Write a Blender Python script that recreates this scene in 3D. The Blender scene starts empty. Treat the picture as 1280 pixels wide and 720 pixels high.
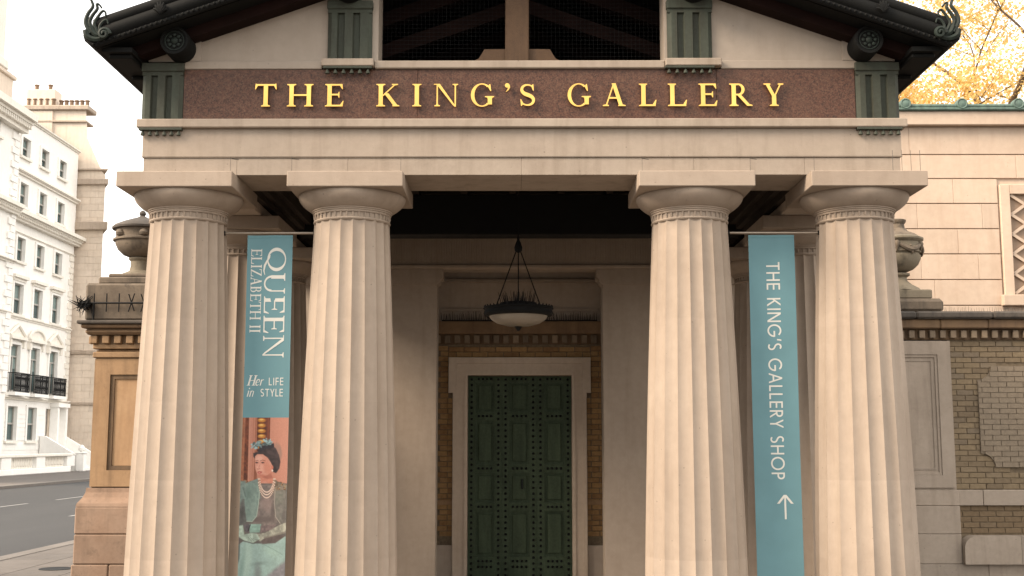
import bpy, bmesh, math, random
import numpy as np
from mathutils import Vector, Matrix
random.seed(7)
R = math.radians
sc = bpy.context.scene
col = sc.collection

# ------------------------------------------------------------------ camera, sky, sun, exposure
cam_d = bpy.data.cameras.new('camera'); cam = bpy.data.objects.new('camera', cam_d); col.objects.link(cam)
cam_d.sensor_width = 36; cam_d.lens = 36 * 1480 / 1280
cam_d.clip_start = 0.1; cam_d.clip_end = 4000
cam.location = (-0.042, -10.3, 1.95)
cam.rotation_euler = (R(90 + 7.392), 0, R(0.230))
sc.camera = cam

SUN_EL, SUN_AZ = 35, -66          # azimuth seen from above, 0 = from behind the camera, negative = from the left
w = bpy.data.worlds.new('World'); sc.world = w; w.use_nodes = True
nt = w.node_tree; nt.nodes.clear()
sky = nt.nodes.new('ShaderNodeTexSky'); sky.sky_type = 'NISHITA'; sky.sun_disc = False
sky.sun_elevation = R(SUN_EL); sky.sun_rotation = R(180 + SUN_AZ); sky.air_density = 1.2; sky.dust_density = 3.0
mixw = nt.nodes.new('ShaderNodeMix'); mixw.data_type = 'RGBA'; mixw.inputs[0].default_value = 0.86
mixw.inputs[7].default_value = (7.4, 7.1, 6.7, 1)      # bright even cloud cover
bg = nt.nodes.new('ShaderNodeBackground'); bg.inputs[1].default_value = 0.1
wo = nt.nodes.new('ShaderNodeOutputWorld')
nt.links.new(sky.outputs[0], mixw.inputs[6]); nt.links.new(mixw.outputs[2], bg.inputs[0]); nt.links.new(bg.outputs[0], wo.inputs[0])

sd = bpy.data.lights.new('sun', 'SUN'); sun = bpy.data.objects.new('sun', sd); col.objects.link(sun)
sd.energy = 2.5; sd.angle = R(24); sd.color = (1.0, 0.83, 0.65)
_az = R(SUN_AZ); _el = R(SUN_EL)
_dir = Vector((math.sin(_az) * math.cos(_el), -math.cos(_az) * math.cos(_el), math.sin(_el)))
sun.rotation_euler = _dir.to_track_quat('Z', 'Y').to_euler()
sc.view_settings.view_transform = 'Standard'; sc.view_settings.look = 'None'
sc.view_settings.exposure = 1.7; sc.view_settings.gamma = 1

# ------------------------------------------------------------------ materials
def ND(t, kind, **kw):
    n = t.nodes.new(kind)
    for k, v in kw.items(): setattr(n, k, v)
    return n
def rgb(c): return (c[0], c[1], c[2], 1)
def sc3(c, k): return tuple(v * k for v in c[:3])
def base_mat(name, rough=0.8, metal=0.0):
    m = bpy.data.materials.new(name); m.use_nodes = True
    t = m.node_tree; b = t.nodes['Principled BSDF']
    b.inputs['Roughness'].default_value = rough; b.inputs['Metallic'].default_value = metal
    return m, t, b
def noise(t, vec, scale, detail=4, rough=0.6):
    n = ND(t, 'ShaderNodeTexNoise'); n.inputs['Scale'].default_value = scale
    n.inputs['Detail'].default_value = detail; n.inputs['Roughness'].default_value = rough
    t.links.new(vec, n.inputs['Vector']); return n.outputs['Fac']
def ramp(t, fac, stops):
    r = ND(t, 'ShaderNodeValToRGB'); e = r.color_ramp.elements
    while len(e) < len(stops): e.new(0.5)
    for i, (p, c) in enumerate(stops): e[i].position = p; e[i].color = rgb(c)
    t.links.new(fac, r.inputs[0]); return r.outputs[0]
def mixc(t, fac, a, b, mode='MIX'):
    n = ND(t, 'ShaderNodeMix', data_type='RGBA', blend_type=mode)
    if isinstance(fac, (int, float)): n.inputs[0].default_value = fac
    else: t.links.new(fac, n.inputs[0])
    for i, v in ((6, a), (7, b)):
        if isinstance(v, tuple): n.inputs[i].default_value = rgb(v)
        else: t.links.new(v, n.inputs[i])
    return n.outputs[2]
def pos(t, sx=1, sy=1, sz=1):
    g = ND(t, 'ShaderNodeNewGeometry'); m = ND(t, 'ShaderNodeMapping')
    m.inputs['Scale'].default_value = (sx, sy, sz)
    t.links.new(g.outputs['Position'], m.inputs['Vector']); return m.outputs[0]
def bump(t, b, h, strength, dist=0.01):
    n = ND(t, 'ShaderNodeBump'); n.inputs['Strength'].default_value = strength; n.inputs['Distance'].default_value = dist
    t.links.new(h, n.inputs['Height']); t.links.new(n.outputs[0], b.inputs['Normal'])
def stone(name, c1, c2, c3=None, scale=2.2, bmp=0.25, streak=0.0, spot=0.0, rnd=0.0, rough=0.85, fine=60, k=0.45, drum=0, pits=0):
    """Weathered stone: two tones in broad patches, rain streaks, dark spots and a fine relief."""
    c1, c2 = sc3(c1, k), sc3(c2, k); c3 = sc3(c3, k) if c3 else None
    m, t, b = base_mat(name, rough)
    p = pos(t)
    c = mixc(t, ramp(t, noise(t, p, scale, 6), [(0.3, (0, 0, 0)), (0.7, (1, 1, 1))]), c1, c2)
    c = mixc(t, 0.14, c, ramp(t, noise(t, p, scale * 9, 5), [(0.3, tuple(v * 0.62 for v in c1)), (0.7, tuple(min(v * 1.25, 0.9) for v in c2))]))
    if c3:
        s = ramp(t, noise(t, pos(t, 5, 5, 0.45), 1.4, 5), [(0.5, (0, 0, 0)), (0.78, (1, 1, 1))])
        f = ND(t, 'ShaderNodeMath', operation='MULTIPLY'); t.links.new(s, f.inputs[0]); f.inputs[1].default_value = streak
        c = mixc(t, f.outputs[0], c, c3)
        if spot:
            s2 = ramp(t, noise(t, p, 7, 8, 0.7), [(0.55, (0, 0, 0)), (0.7, (1, 1, 1))])
            f2 = ND(t, 'ShaderNodeMath', operation='MULTIPLY'); t.links.new(s2, f2.inputs[0]); f2.inputs[1].default_value = spot
            c = mixc(t, f2.outputs[0], c, c3)
    if pits:
        v_ = ND(t, 'ShaderNodeTexVoronoi'); v_.inputs['Scale'].default_value = 9; v_.inputs['Randomness'].default_value = 1; t.links.new(p, v_.inputs['Vector'])
        sz = ND(t, 'ShaderNodeMath', operation='MULTIPLY'); t.links.new(noise(t, p, 5, 2), sz.inputs[0]); sz.inputs[1].default_value = 0.11
        lt = ND(t, 'ShaderNodeMath', operation='LESS_THAN'); t.links.new(v_.outputs['Distance'], lt.inputs[0]); t.links.new(sz.outputs[0], lt.inputs[1])
        ft = ND(t, 'ShaderNodeMath', operation='MULTIPLY'); t.links.new(lt.outputs[0], ft.inputs[0]); ft.inputs[1].default_value = pits
        c = mixc(t, ft.outputs[0], c, sc3(c3, 0.55))
        c = mixc(t, ramp(t, noise(t, p, 0.75, 5, 0.65), [(0.52, (0, 0, 0)), (0.75, (0.35,) * 3)]), c, sc3(c3, 0.95))
    if drum:                                                   # each drum of a shaft came from another bed of the quarry
        oi = ND(t, 'ShaderNodeObjectInfo'); sp_ = ND(t, 'ShaderNodeSeparateXYZ'); t.links.new(p, sp_.inputs[0])
        m1 = ND(t, 'ShaderNodeMath', operation='MULTIPLY_ADD'); t.links.new(sp_.outputs[2], m1.inputs[0]); m1.inputs[1].default_value = 1.49; m1.inputs[2].default_value = -0.415
        fl = ND(t, 'ShaderNodeMath', operation='FLOOR'); t.links.new(m1.outputs[0], fl.inputs[0])
        m2 = ND(t, 'ShaderNodeMath', operation='MULTIPLY_ADD'); t.links.new(oi.outputs['Random'], m2.inputs[0]); m2.inputs[1].default_value = 57.0; t.links.new(fl.outputs[0], m2.inputs[2])
        wn = ND(t, 'ShaderNodeTexWhiteNoise', noise_dimensions='1D'); t.links.new(m2.outputs[0], wn.inputs['W'])
        c = mixc(t, 1.0, c, ramp(t, wn.outputs['Value'], [(0, (1 - drum, 1 - drum * 1.15, 1 - drum * 1.3)), (1, (1 + drum,) * 3)]), 'MULTIPLY')
    if rnd:
        oi = ND(t, 'ShaderNodeObjectInfo')
        v = ramp(t, oi.outputs['Random'], [(0, (1 - rnd,) * 3), (1, (1 + rnd, 1 + rnd * 0.9, 1 + rnd * 0.8))])
        c = mixc(t, 1.0, c, v, 'MULTIPLY')
    t.links.new(c, b.inputs['Base Color'])
    bump(t, b, noise(t, p, fine, 6, 0.7), bmp, 0.006)
    return m
def plain(name, c, rough=0.6, metal=0.0, var=0.15, scale=8, bmp=0.0, k=0.52):
    c = sc3(c, k)
    m, t, b = base_mat(name, rough, metal); p = pos(t)
    cc = ramp(t, noise(t, p, scale, 5), [(0.3, tuple(v * (1 - var) for v in c)), (0.7, tuple(min(1, v * (1 + var)) for v in c))])
    t.links.new(cc, b.inputs['Base Color'])
    if bmp: bump(t, b, noise(t, p, scale * 6, 5), bmp, 0.004)
    return m
def granite_mat():
    m, t, b = base_mat('red_granite', 0.5); p = pos(t)
    v = ND(t, 'ShaderNodeTexVoronoi'); v.inputs['Scale'].default_value = 105; t.links.new(p, v.inputs['Vector'])
    s = ND(t, 'ShaderNodeSeparateColor'); t.links.new(v.outputs['Color'], s.inputs[0])
    c = ramp(t, s.outputs[0], [(0.0, (0.035, 0.022, 0.018)), (0.3, (0.14, 0.062, 0.042)), (0.62, (0.21, 0.10, 0.068)), (0.9, (0.30, 0.185, 0.14))])
    c2 = ramp(t, noise(t, p, 26, 4), [(0.35, (0.07, 0.035, 0.027)), (0.65, (0.26, 0.13, 0.09))])
    c = mixc(t, 0.45, c, c2)
    c = mixc(t, ramp(t, noise(t, p, 3, 4), [(0.5, (0, 0, 0)), (0.8, (0.35,) * 3)]), c, (0.26, 0.17, 0.13))
    c = mixc(t, 1.0, c, (0.40, 0.345, 0.285), 'MULTIPLY')
    t.links.new(c, b.inputs['Base Color']); return m
def brick_mat(name, stops, k=0.62):
    stops = [(p_, sc3(c_, k)) for p_, c_ in stops]
    m, t, b = base_mat(name, 0.9); p = pos(t)
    oi = ND(t, 'ShaderNodeObjectInfo')
    c = ramp(t, oi.outputs['Random'], stops)
    c = mixc(t, 0.4, c, ramp(t, noise(t, p, 22, 6), [(0.3, tuple(v * 0.55 for v in stops[0][1])), (0.7, tuple(min(1, v * 1.2) for v in stops[-1][1]))]))
    t.links.new(c, b.inputs['Base Color']); bump(t, b, noise(t, p, 90, 5), 0.5, 0.006); return m
def bronze_mat(name, dark, green, amt=0.5, rough=0.6, metal=0.3, k=0.52):
    dark, green = sc3(dark, k), sc3(green, k)
    m, t, b = base_mat(name, rough, metal)
    s = ramp(t, noise(t, pos(t, 7, 7, 1.2), 1.6, 6), [(0.5 - amt * 0.4, (0, 0, 0)), (0.85 - amt * 0.3, (1, 1, 1))])
    c = mixc(t, s, dark, green)
    c = mixc(t, 0.3, c, ramp(t, noise(t, pos(t), 30, 6), [(0.3, tuple(v * 0.5 for v in dark)), (0.7, green)]))
    t.links.new(c, b.inputs['Base Color']); bump(t, b, noise(t, pos(t), 60, 5), 0.25, 0.004); return m
def attr_mat():
    m, t, b = base_mat('printed_fabric_picture', 0.75)
    a = ND(t, 'ShaderNodeAttribute', attribute_name='print'); t.links.new(mixc(t, 1.0, a.outputs['Color'], (0.88, 0.87, 0.86), 'MULTIPLY'), b.inputs['Base Color']); return m
def leaf_mat():
    m, t, b = base_mat('autumn_leaf', 0.6); p = pos(t)
    c = ramp(t, noise(t, p, 1.6, 6, 0.8), [(0.25, (0.60, 0.33, 0.10)), (0.42, (0.74, 0.50, 0.18)), (0.58, (0.82, 0.65, 0.29)), (0.8, (0.80, 0.70, 0.42))])
    t.links.new(c, b.inputs['Base Color'])
    tr = ND(t, 'ShaderNodeBsdfTranslucent'); t.links.new(c, tr.inputs[0])
    mx = ND(t, 'ShaderNodeMixShader'); mx.inputs[0].default_value = 0.5
    t.links.new(b.outputs[0], mx.inputs[1]); t.links.new(tr.outputs[0], mx.inputs[2])
    t.links.new(mx.outputs[0], t.nodes['Material Output'].inputs[0]); return m
def asphalt_mat():
    m, t, b = base_mat('asphalt', 0.9); p = pos(t)
    c = ramp(t, noise(t, pos(t, 0.9, 0.12, 1), 0.7, 6), [(0.3, (0.018, 0.018, 0.019)), (0.7, (0.034, 0.033, 0.033))])
    c = mixc(t, 0.35, c, ramp(t, noise(t, p, 45, 6, 0.8), [(0.3, (0.014, 0.014, 0.014)), (0.7, (0.05, 0.05, 0.05))]))
    t.links.new(c, b.inputs['Base Color']); bump(t, b, noise(t, p, 70, 5), 0.4, 0.008); return m

M = {}
M['stone'] = stone('portland_stone', (0.58, 0.465, 0.365), (0.66, 0.545, 0.435), (0.31, 0.23, 0.16), 1.8, 0.3, 0.5, 0.14, k=0.455, pits=0.45)
M['column'] = stone('column_stone', (0.605, 0.48, 0.375), (0.68, 0.55, 0.435), (0.40, 0.295, 0.21), 1.1, 0.3, 0.45, 0.14, k=0.445, drum=0.035, pits=0.4)
M['plaster'] = stone('pediment_stone', (0.60, 0.495, 0.40), (0.66, 0.555, 0.455), (0.42, 0.33, 0.25), 1.2, 0.15, 0.35, 0.06, pits=0.3)
M['inner'] = stone('inner_stone', (0.52, 0.42, 0.335), (0.60, 0.495, 0.40), (0.34, 0.26, 0.195), 1.4, 0.2, 0.35, 0.05, k=0.64)
M['wing'] = stone('wing_ashlar', (0.68, 0.52, 0.395), (0.74, 0.58, 0.45), (0.52, 0.36, 0.25), 1.2, 0.15, 0.35, 0.04, 0.07, k=0.66, pits=0.45)
M['pier'] = stone('weathered_pier_stone', (0.47, 0.285, 0.145), (0.60, 0.385, 0.21), (0.16, 0.095, 0.05), 2.0, 0.4, 0.6, 0.3, 0.08, k=0.5)
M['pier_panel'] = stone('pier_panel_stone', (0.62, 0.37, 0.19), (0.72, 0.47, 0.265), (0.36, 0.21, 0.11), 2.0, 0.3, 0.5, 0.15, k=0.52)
M['surround'] = stone('door_surround_stone', (0.60, 0.485, 0.38), (0.68, 0.56, 0.45), (0.40, 0.30, 0.22), 1.6, 0.2, 0.3, 0.05, k=0.66)
M['pierbase'] = stone('pier_base_stone', (0.47, 0.30, 0.20), (0.58, 0.40, 0.285), (0.19, 0.13, 0.09), 2.5, 0.4, 0.5, 0.5, 0.1, pits=0.45)
M['urn'] = stone('lichened_urn_stone', (0.20, 0.15, 0.105), (0.34, 0.265, 0.19), (0.045, 0.035, 0.025), 3, 0.6, 0.8, 0.7)
M['urn_pale'] = stone('pale_urn_stone', (0.30, 0.25, 0.175), (0.42, 0.35, 0.25), (0.10, 0.08, 0.05), 3, 0.6, 0.6, 0.6)
M['slab'] = stone('blackened_coping_stone', (0.10, 0.085, 0.07), (0.19, 0.155, 0.125), (0.03, 0.026, 0.022), 3, 0.5, 0.6, 0.6)
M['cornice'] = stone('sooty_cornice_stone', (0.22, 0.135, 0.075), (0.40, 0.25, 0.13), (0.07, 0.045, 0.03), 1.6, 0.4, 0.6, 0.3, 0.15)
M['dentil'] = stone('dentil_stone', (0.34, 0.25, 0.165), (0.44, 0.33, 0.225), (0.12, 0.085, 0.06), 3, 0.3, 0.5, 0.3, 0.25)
M['flank'] = stone('flank_stone', (0.46, 0.375, 0.295), (0.56, 0.465, 0.375), (0.25, 0.19, 0.14), 2.0, 0.3, 0.5, 0.22, 0.08, k=0.55, pits=0.45)
M['granite'] = granite_mat()
M['mortar'] = plain('lime_mortar', (0.26, 0.195, 0.125), 0.95, 0, 0.3, 20)
M['brick'] = brick_mat('yellow_stock_brick', [(0, (0.23, 0.165, 0.10)), (0.12, (0.36, 0.265, 0.16)), (0.5, (0.43, 0.32, 0.19)), (0.8, (0.48, 0.355, 0.205)), (0.9, (0.38, 0.30, 0.21)), (1, (0.30, 0.225, 0.145))], k=0.50)
M['brick_grey'] = brick_mat('greyed_stock_brick', [(0, (0.37, 0.29, 0.205)), (0.5, (0.42, 0.335, 0.24)), (1, (0.40, 0.315, 0.225))], k=0.52)
M['brick_brown'] = brick_mat('brown_plinth_brick', [(0, (0.26, 0.175, 0.095)), (0.5, (0.36, 0.25, 0.14)), (1, (0.30, 0.215, 0.13))], k=0.5)
M['panel_mortar'] = plain('panel_mortar', (0.33, 0.26, 0.185), 0.95, 0, 0.2, 20)
M['brick_dark'] = brick_mat('brown_stock_brick', [(0, (0.24, 0.125, 0.05)), (0.5, (0.42, 0.25, 0.10)), (1, (0.30, 0.18, 0.08))], k=0.85)
M['bronze'] = bronze_mat('green_bronze', (0.072, 0.070, 0.052), (0.095, 0.112, 0.085), 0.5, 0.7, 0.0, k=0.55)
M['roof'] = bronze_mat('dark_roof_metal', (0.005, 0.005, 0.005), (0.010, 0.011, 0.009), 0.3, 0.8, 0.0, k=0.45)
M['roof'].node_tree.nodes['Principled BSDF'].inputs['Specular IOR Level'].default_value = 0.2
M['acro'] = bronze_mat('scroll_bronze', (0.016, 0.019, 0.017), (0.045, 0.065, 0.052), 0.5, 0.6, 0.1)
M['copper'] = bronze_mat('verdigris_copper', (0.06, 0.09, 0.08), (0.20, 0.32, 0.26), 0.5, 0.7, 0.0, k=0.6)
M['door'] = bronze_mat('green_door_metal', (0.045, 0.068, 0.040), (0.10, 0.14, 0.085), 0.5, 0.6, 0.0, k=0.62)
M['stud'] = plain('door_stud_metal', (0.012, 0.016, 0.014), 0.4, 0.3, 0.2)
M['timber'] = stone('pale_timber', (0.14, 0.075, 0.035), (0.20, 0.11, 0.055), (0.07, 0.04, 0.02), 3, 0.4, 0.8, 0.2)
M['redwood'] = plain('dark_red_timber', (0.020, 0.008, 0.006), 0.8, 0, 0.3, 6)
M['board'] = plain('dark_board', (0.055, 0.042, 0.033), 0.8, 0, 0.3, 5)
M['black'] = plain('black_iron', (0.012, 0.012, 0.012), 0.7, 0.0, 0.2)
M['wire'] = plain('grey_wire', (0.10, 0.085, 0.07), 0.6, 0.3, 0.1)
M['gold'] = plain('gold_leaf', (1.0, 0.62, 0.17), 0.28, 1.0, 0.14, 4, k=0.70)
M['fabric'] = plain('teal_banner_fabric', (0.185, 0.385, 0.435), 0.75, 0, 0.06, 3)
M['white_print'] = plain('off_white_print', (0.80, 0.785, 0.72), 0.75, 0, 0.03, k=0.66)
M['steel'] = plain('steel_rod', (0.55, 0.46, 0.37), 0.35, 0.7, 0.1)
M['picture'] = attr_mat()
M['lamp_glass'] = plain('opal_glass', (0.50, 0.44, 0.36), 0.3, 0, 0.08, 6)
M['stucco'] = stone('white_stucco', (0.80, 0.785, 0.75), (0.86, 0.845, 0.81), (0.66, 0.61, 0.55), 0.5, 0.05, 0.25, k=1.0)
M['stucco_trim'] = stone('stucco_trim', (0.73, 0.69, 0.62), (0.79, 0.75, 0.68), (0.5, 0.42, 0.33), 0.5, 0.05, 0.3, k=1.0)
M['far_stone'] = stone('far_bath_stone', (0.60, 0.505, 0.41), (0.68, 0.585, 0.49), (0.46, 0.37, 0.29), 0.5, 0.1, 0.5, 0.1, 0.05, k=1.0)
M['far_dark'] = stone('far_soot_stone', (0.40, 0.32, 0.25), (0.50, 0.41, 0.33), (0.22, 0.17, 0.13), 0.8, 0.1, 0.5, 0.2, k=0.85)
M['slate'] = plain('roof_slate', (0.07, 0.075, 0.08), 0.6, 0, 0.2, 2)
M['pot'] = plain('chimney_pot_clay', (0.34, 0.22, 0.14), 0.8, 0, 0.2, 3)
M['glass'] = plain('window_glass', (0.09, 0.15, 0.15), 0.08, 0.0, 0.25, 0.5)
M['glass_pale'] = plain('painted_reflection_glass', (0.34, 0.46, 0.44), 0.08, 0.0, 0.3, 0.6)  # sky reflection in the upper sashes, put into a paler glass colour
M['sash'] = plain('sash_paint', (0.62, 0.60, 0.55), 0.5, 0, 0.05)
M['asphalt'] = asphalt_mat()
M['paving'] = stone('york_paving', (0.19, 0.165, 0.145), (0.27, 0.235, 0.205), (0.11, 0.095, 0.08), 1.5, 0.3, 0.0, 0.3, 0.12, k=0.42)
M['kerb'] = stone('granite_kerb', (0.27, 0.24, 0.21), (0.34, 0.30, 0.265), (0.15, 0.13, 0.11), 4, 0.3, 0.0, 0.3, 0.1, k=0.42)
M['line'] = stone('road_paint', (0.55, 0.54, 0.51), (0.70, 0.69, 0.66), (0.2, 0.2, 0.2), 6, 0.1, 0.0, 0.35, k=0.4)
M['ground'] = plain('bare_ground', (0.16, 0.145, 0.125), 0.95, 0, 0.2, 1)
M['leaf'] = leaf_mat()
M['bark'] = stone('tree_bark', (0.16, 0.11, 0.075), (0.28, 0.20, 0.13), (0.07, 0.05, 0.035), 3, 0.5, 0.4, 0.3)
M['lattice'] = plain('lattice_back', (0.48, 0.34, 0.24), 0.8, 0, 0.1)

for k_, v_ in (('door', 0.15), ('stud', 0.2), ('redwood', 0.1), ('board', 0.15), ('black', 0.2), ('acro', 0.2), ('bronze', 0.2), ('granite', 0.3)):
    M[k_].node_tree.nodes['Principled BSDF'].inputs['Specular IOR Level'].default_value = v_

# ------------------------------------------------------------------ mesh helpers
class MB:
    def __init__(s): s.v = []; s.f = []
    def add(s, vs, fs):
        o = len(s.v); s.v += [tuple(v) for v in vs]; s.f += [tuple(i + o for i in f) for f in fs]; return s
    def box(s, x0, x1, y0, y1, z0, z1):
        v = [(x, y, z) for z in (z0, z1) for y in (y0, y1) for x in (x0, x1)]
        return s.add(v, [(0, 2, 3, 1), (4, 5, 7, 6), (0, 1, 5, 4), (2, 6, 7, 3), (0, 4, 6, 2), (1, 3, 7, 5)])
    def cbox(s, x0, x1, y0, y1, z0, z1, c=0.01):
        """box with chamfered edges"""
        c = min(c, 0.45 * min(x1 - x0, y1 - y0, z1 - z0))
        bm = bmesh.new(); bmesh.ops.create_cube(bm, size=1)
        for q in bm.verts: q.co = Vector(((x0 + x1) / 2 + q.co.x * (x1 - x0), (y0 + y1) / 2 + q.co.y * (y1 - y0), (z0 + z1) / 2 + q.co.z * (z1 - z0)))
        bmesh.ops.bevel(bm, geom=bm.edges[:], offset=c, segments=1, affect='EDGES', profile=0.5)
        bm.verts.ensure_lookup_table(); bm.verts.index_update()
        s.add([q.co[:] for q in bm.verts], [[q.index for q in f.verts] for f in bm.faces]); bm.free(); return s
    def prism(s, poly, axis, a, b):
        """polygon extruded along an axis; poly holds the two other coordinates in x,y,z order"""
        def mk(p, q):
            if axis == 'x': return (q, p[0], p[1])
            if axis == 'y': return (p[0], q, p[1])
            return (p[0], p[1], q)
        n = len(poly); v = [mk(p, a) for p in poly] + [mk(p, b) for p in poly]
        return s.add(v, [tuple(range(n)), tuple(range(2 * n - 1, n - 1, -1))] + [(i, i + n, (i + 1) % n + n, (i + 1) % n) for i in range(n)])
    def lathe(s, prof, n=48, c=(0, 0, 0), axis='z', caps=True):
        vs = []
        for r, z in prof:
            for k in range(n):
                a = 2 * math.pi * k / n; x, y = r * math.cos(a), r * math.sin(a)
                vs.append((c[0] + x, c[1] + y, c[2] + z) if axis == 'z' else (c[0] + x, c[1] - z, c[2] + y) if axis == 'y' else (c[0] + z, c[1] + x, c[2] + y))
        fs = [(i * n + k, i * n + (k + 1) % n, (i + 1) * n + (k + 1) % n, (i + 1) * n + k) for i in range(len(prof) - 1) for k in range(n)]
        if caps: fs += [tuple(range(n - 1, -1, -1)), tuple((len(prof) - 1) * n + k for k in range(n))]
        return s.add(vs, fs)
    def tube(s, pts, rad, n=6):
        pts = [Vector(p) for p in pts]; m = len(pts)
        rad = rad if isinstance(rad, (list, tuple)) else [rad] * m
        vs = []; ref = None
        for i, p in enumerate(pts):
            d = (pts[min(i + 1, m - 1)] - pts[max(i - 1, 0)]).normalized()
            if ref is None: ref = Vector((0, 0, 1)) if abs(d.z) < 0.9 else Vector((1, 0, 0))
            u = d.cross(ref).normalized(); v = u.cross(d).normalized(); ref = v
            for k in range(n):
                a = 2 * math.pi * k / n; vs.append(p + (u * math.cos(a) + v * math.sin(a)) * rad[i])
        fs = [(i * n + k, i * n + (k + 1) % n, (i + 1) * n + (k + 1) % n, (i + 1) * n + k) for i in range(m - 1) for k in range(n)]
        fs += [tuple(range(n - 1, -1, -1)), tuple((m - 1) * n + k for k in range(n))]
        return s.add(vs, fs)
    def mesh(s, name, mat, smooth=None):
        me = bpy.data.meshes.new(name); me.from_pydata(s.v, [], s.f); me.materials.append(mat)
        bm = bmesh.new(); bm.from_mesh(me); bmesh.ops.recalc_face_normals(bm, faces=bm.faces); bm.to_mesh(me); bm.free()
        if smooth is not None:
            me.shade_smooth(); me.set_sharp_from_angle(angle=R(smooth))
        return me
    def build(s, name, mat, parent=None, smooth=None, loc=None):
        return link(name, s.mesh(name, M[mat] if isinstance(mat, str) else mat, smooth), parent, loc)
def link(name, me, parent=None, loc=None):
    o = bpy.data.objects.new(name, me); col.objects.link(o)
    if loc: o.location = loc
    if parent: o.parent = parent
    return o
def empty(name, label, cat, loc=(0, 0, 0), group=None):
    o = bpy.data.objects.new(name, None); col.objects.link(o); o.location = loc
    o.empty_display_size = 0.2
    return tag(o, label, cat, group)
def tag(o, label, cat, group=None):
    o['label'] = label; o['category'] = cat
    if group: o['group'] = group
    return o
def struct(o): o['kind'] = 'structure'; return o
def stuff(o): o['kind'] = 'stuff'; return o
def copy_tree(o, parent=None, loc=None):
    c = o.copy(); col.objects.link(c); c.parent = parent
    if loc: c.location = loc
    for ch in o.children: copy_tree(ch, c)
    return c
def bx(name, mat, parent, x0, x1, y0, y1, z0, z1, c=0.008):
    m = MB()
    m.cbox(x0, x1, y0, y1, z0, z1, c) if c else m.box(x0, x1, y0, y1, z0, z1)
    return m.build(name, mat, parent)

# ------------------------------------------------------------------ the setting: ground, road, pavements
struct(MB().box(-900, 900, -300, 1500, -0.6, -0.03).build('ground', 'ground'))
struct(MB().box(-21.3, -8.45, -60, 300, -0.02, 0.0).build('road', 'asphalt'))
near = struct(MB().box(-8.12, -5.56, -40, 120, -0.02, 0.085).build('pavement', 'mortar'))
struct(MB().box(-5.55, 40, -40, 7.0, -0.025, 0.01).build('forecourt', 'paving'))
flag = [MB().cbox(0, 0.84, 0, l - 0.012, 0.04, 0.10, 0.006).mesh('paving_stone', M['paving']) for l in (0.6, 0.75, 0.5)]
for i in range(3):
    y = 2.0 + i * 0.23
    while y < 22:
        k = random.randrange(3); link('paving_stone', flag[k], near, (-8.10 + i * 0.85, y, 0)); y += (0.6, 0.75, 0.5)[k]
kerb_near = struct(MB().box(-8.44, -8.14, -40, 2, -0.02, 0.10).box(-8.44, -8.14, 26, 120, -0.02, 0.10).build('kerb', 'kerb'))
ks = MB().cbox(0, 0.31, 0, 0.985, -0.02, 0.103, 0.015).mesh('kerb_stone', M['kerb'])
for k in range(24): link('kerb_stone', ks, kerb_near, (-8.445, 2.0 + k, 0))
struct(MB().box(-27.5, -21.6, -60, 300, -0.02, 0.12).build('pavement', 'paving'))
struct(MB().cbox(-21.6, -21.28, -60, 300, -0.02, 0.125, 0.02).build('kerb', 'kerb'))
lm = MB().box(0, 0.11, 0, 4.0, 0.004, 0.007).mesh('lane_marking', M['line'])
for x, y0, per in ((-15.6, 10.9, 6.4), (-11.85, 3.3, 9.0)):
    for k in range(9): struct(link('lane_marking', lm, None, (x, y0 + k * per, 0)))
dc_ = MB().lathe([(0.24, 0.098), (0.24, 0.106), (0.21, 0.107), (0.19, 0.104), (0.02, 0.104)], 28, (-6.8, 7.42, 0)).build('drain_cover', 'black', None, 30); tag(dc_, 'round iron drain cover in the near pavement by the kerb', 'drain cover')
struct(MB().box(-8.85, -8.76, -40, 120, 0.004, 0.007).build('lane_marking', 'line'))

# ------------------------------------------------------------------ the portico
P = empty('portico', 'pale stone gallery portico with fluted columns and gold lettering on a granite band', 'building')
bx('floor', 'flank', P, -3.75, 3.75, -0.35, 7.1, 0.012, 0.035, 0.005)

# --- columns
NF = 20
def column_mesh():
    prof = []
    H = 3.915
    zs = [0.035, 0.4]
    for k in range(1, 22): zs.append(0.4 + (H - 0.4) * k / 21)
    joints = (0.95, 1.62, 2.29, 3.02)
    for j in joints: zs += [j - 0.004, j, j + 0.004]
    zs = sorted(set(zs)); per = 8; vs = []; fs = []
    n = NF * per
    for z in zs:
        t = (z - 0.14) / (H - 0.14)
        rr = 0.462 - 0.122 * t - 0.0 * t + 0.012 * math.sin(math.pi * t)
        if any(abs(z - j) < 1e-6 for j in joints): rr -= 0.0003
        for k in range(n):
            u = (k % per) / per; d = (1 - (2 * u - 1) ** 2) ** 0.85 * 0.021 * (rr / 0.4)
            a = 2 * math.pi * k / n + math.pi / NF
            vs.append(((rr - d) * math.cos(a), (rr - d) * math.sin(a), z))
    for i in range(len(zs) - 1):
        for k in range(n): fs.append((i * n + k, i * n + (k + 1) % n, (i + 1) * n + (k + 1) % n, (i + 1) * n + k))
    return MB().add(vs, fs).mesh('column', M['column'], 24)
shaft = column_mesh()
neck_prof = [(0.318, 3.90), (0.343, 3.908), (0.350, 3.918), (0.346, 3.928), (0.333, 3.932), (0.333, 3.972), (0.347, 3.976), (0.351, 3.984), (0.347, 3.990),
             (0.346, 3.993), (0.356, 3.997), (0.357, 4.004), (0.353, 4.007), (0.364, 4.012), (0.365, 4.020)]
neck_mb = MB().lathe(neck_prof, 80)
for k in range(40):                                            # leaf tips carved round the neck
    a = 2 * math.pi * k / 40; x, y = 0.336 * math.cos(a), 0.336 * math.sin(a)
    neck_mb.tube([(x, y, 3.932), (x * 1.012, y * 1.012, 3.955), (x * 1.02, y * 1.02, 3.974)], [0.006, 0.008, 0.009], 5)
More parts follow.
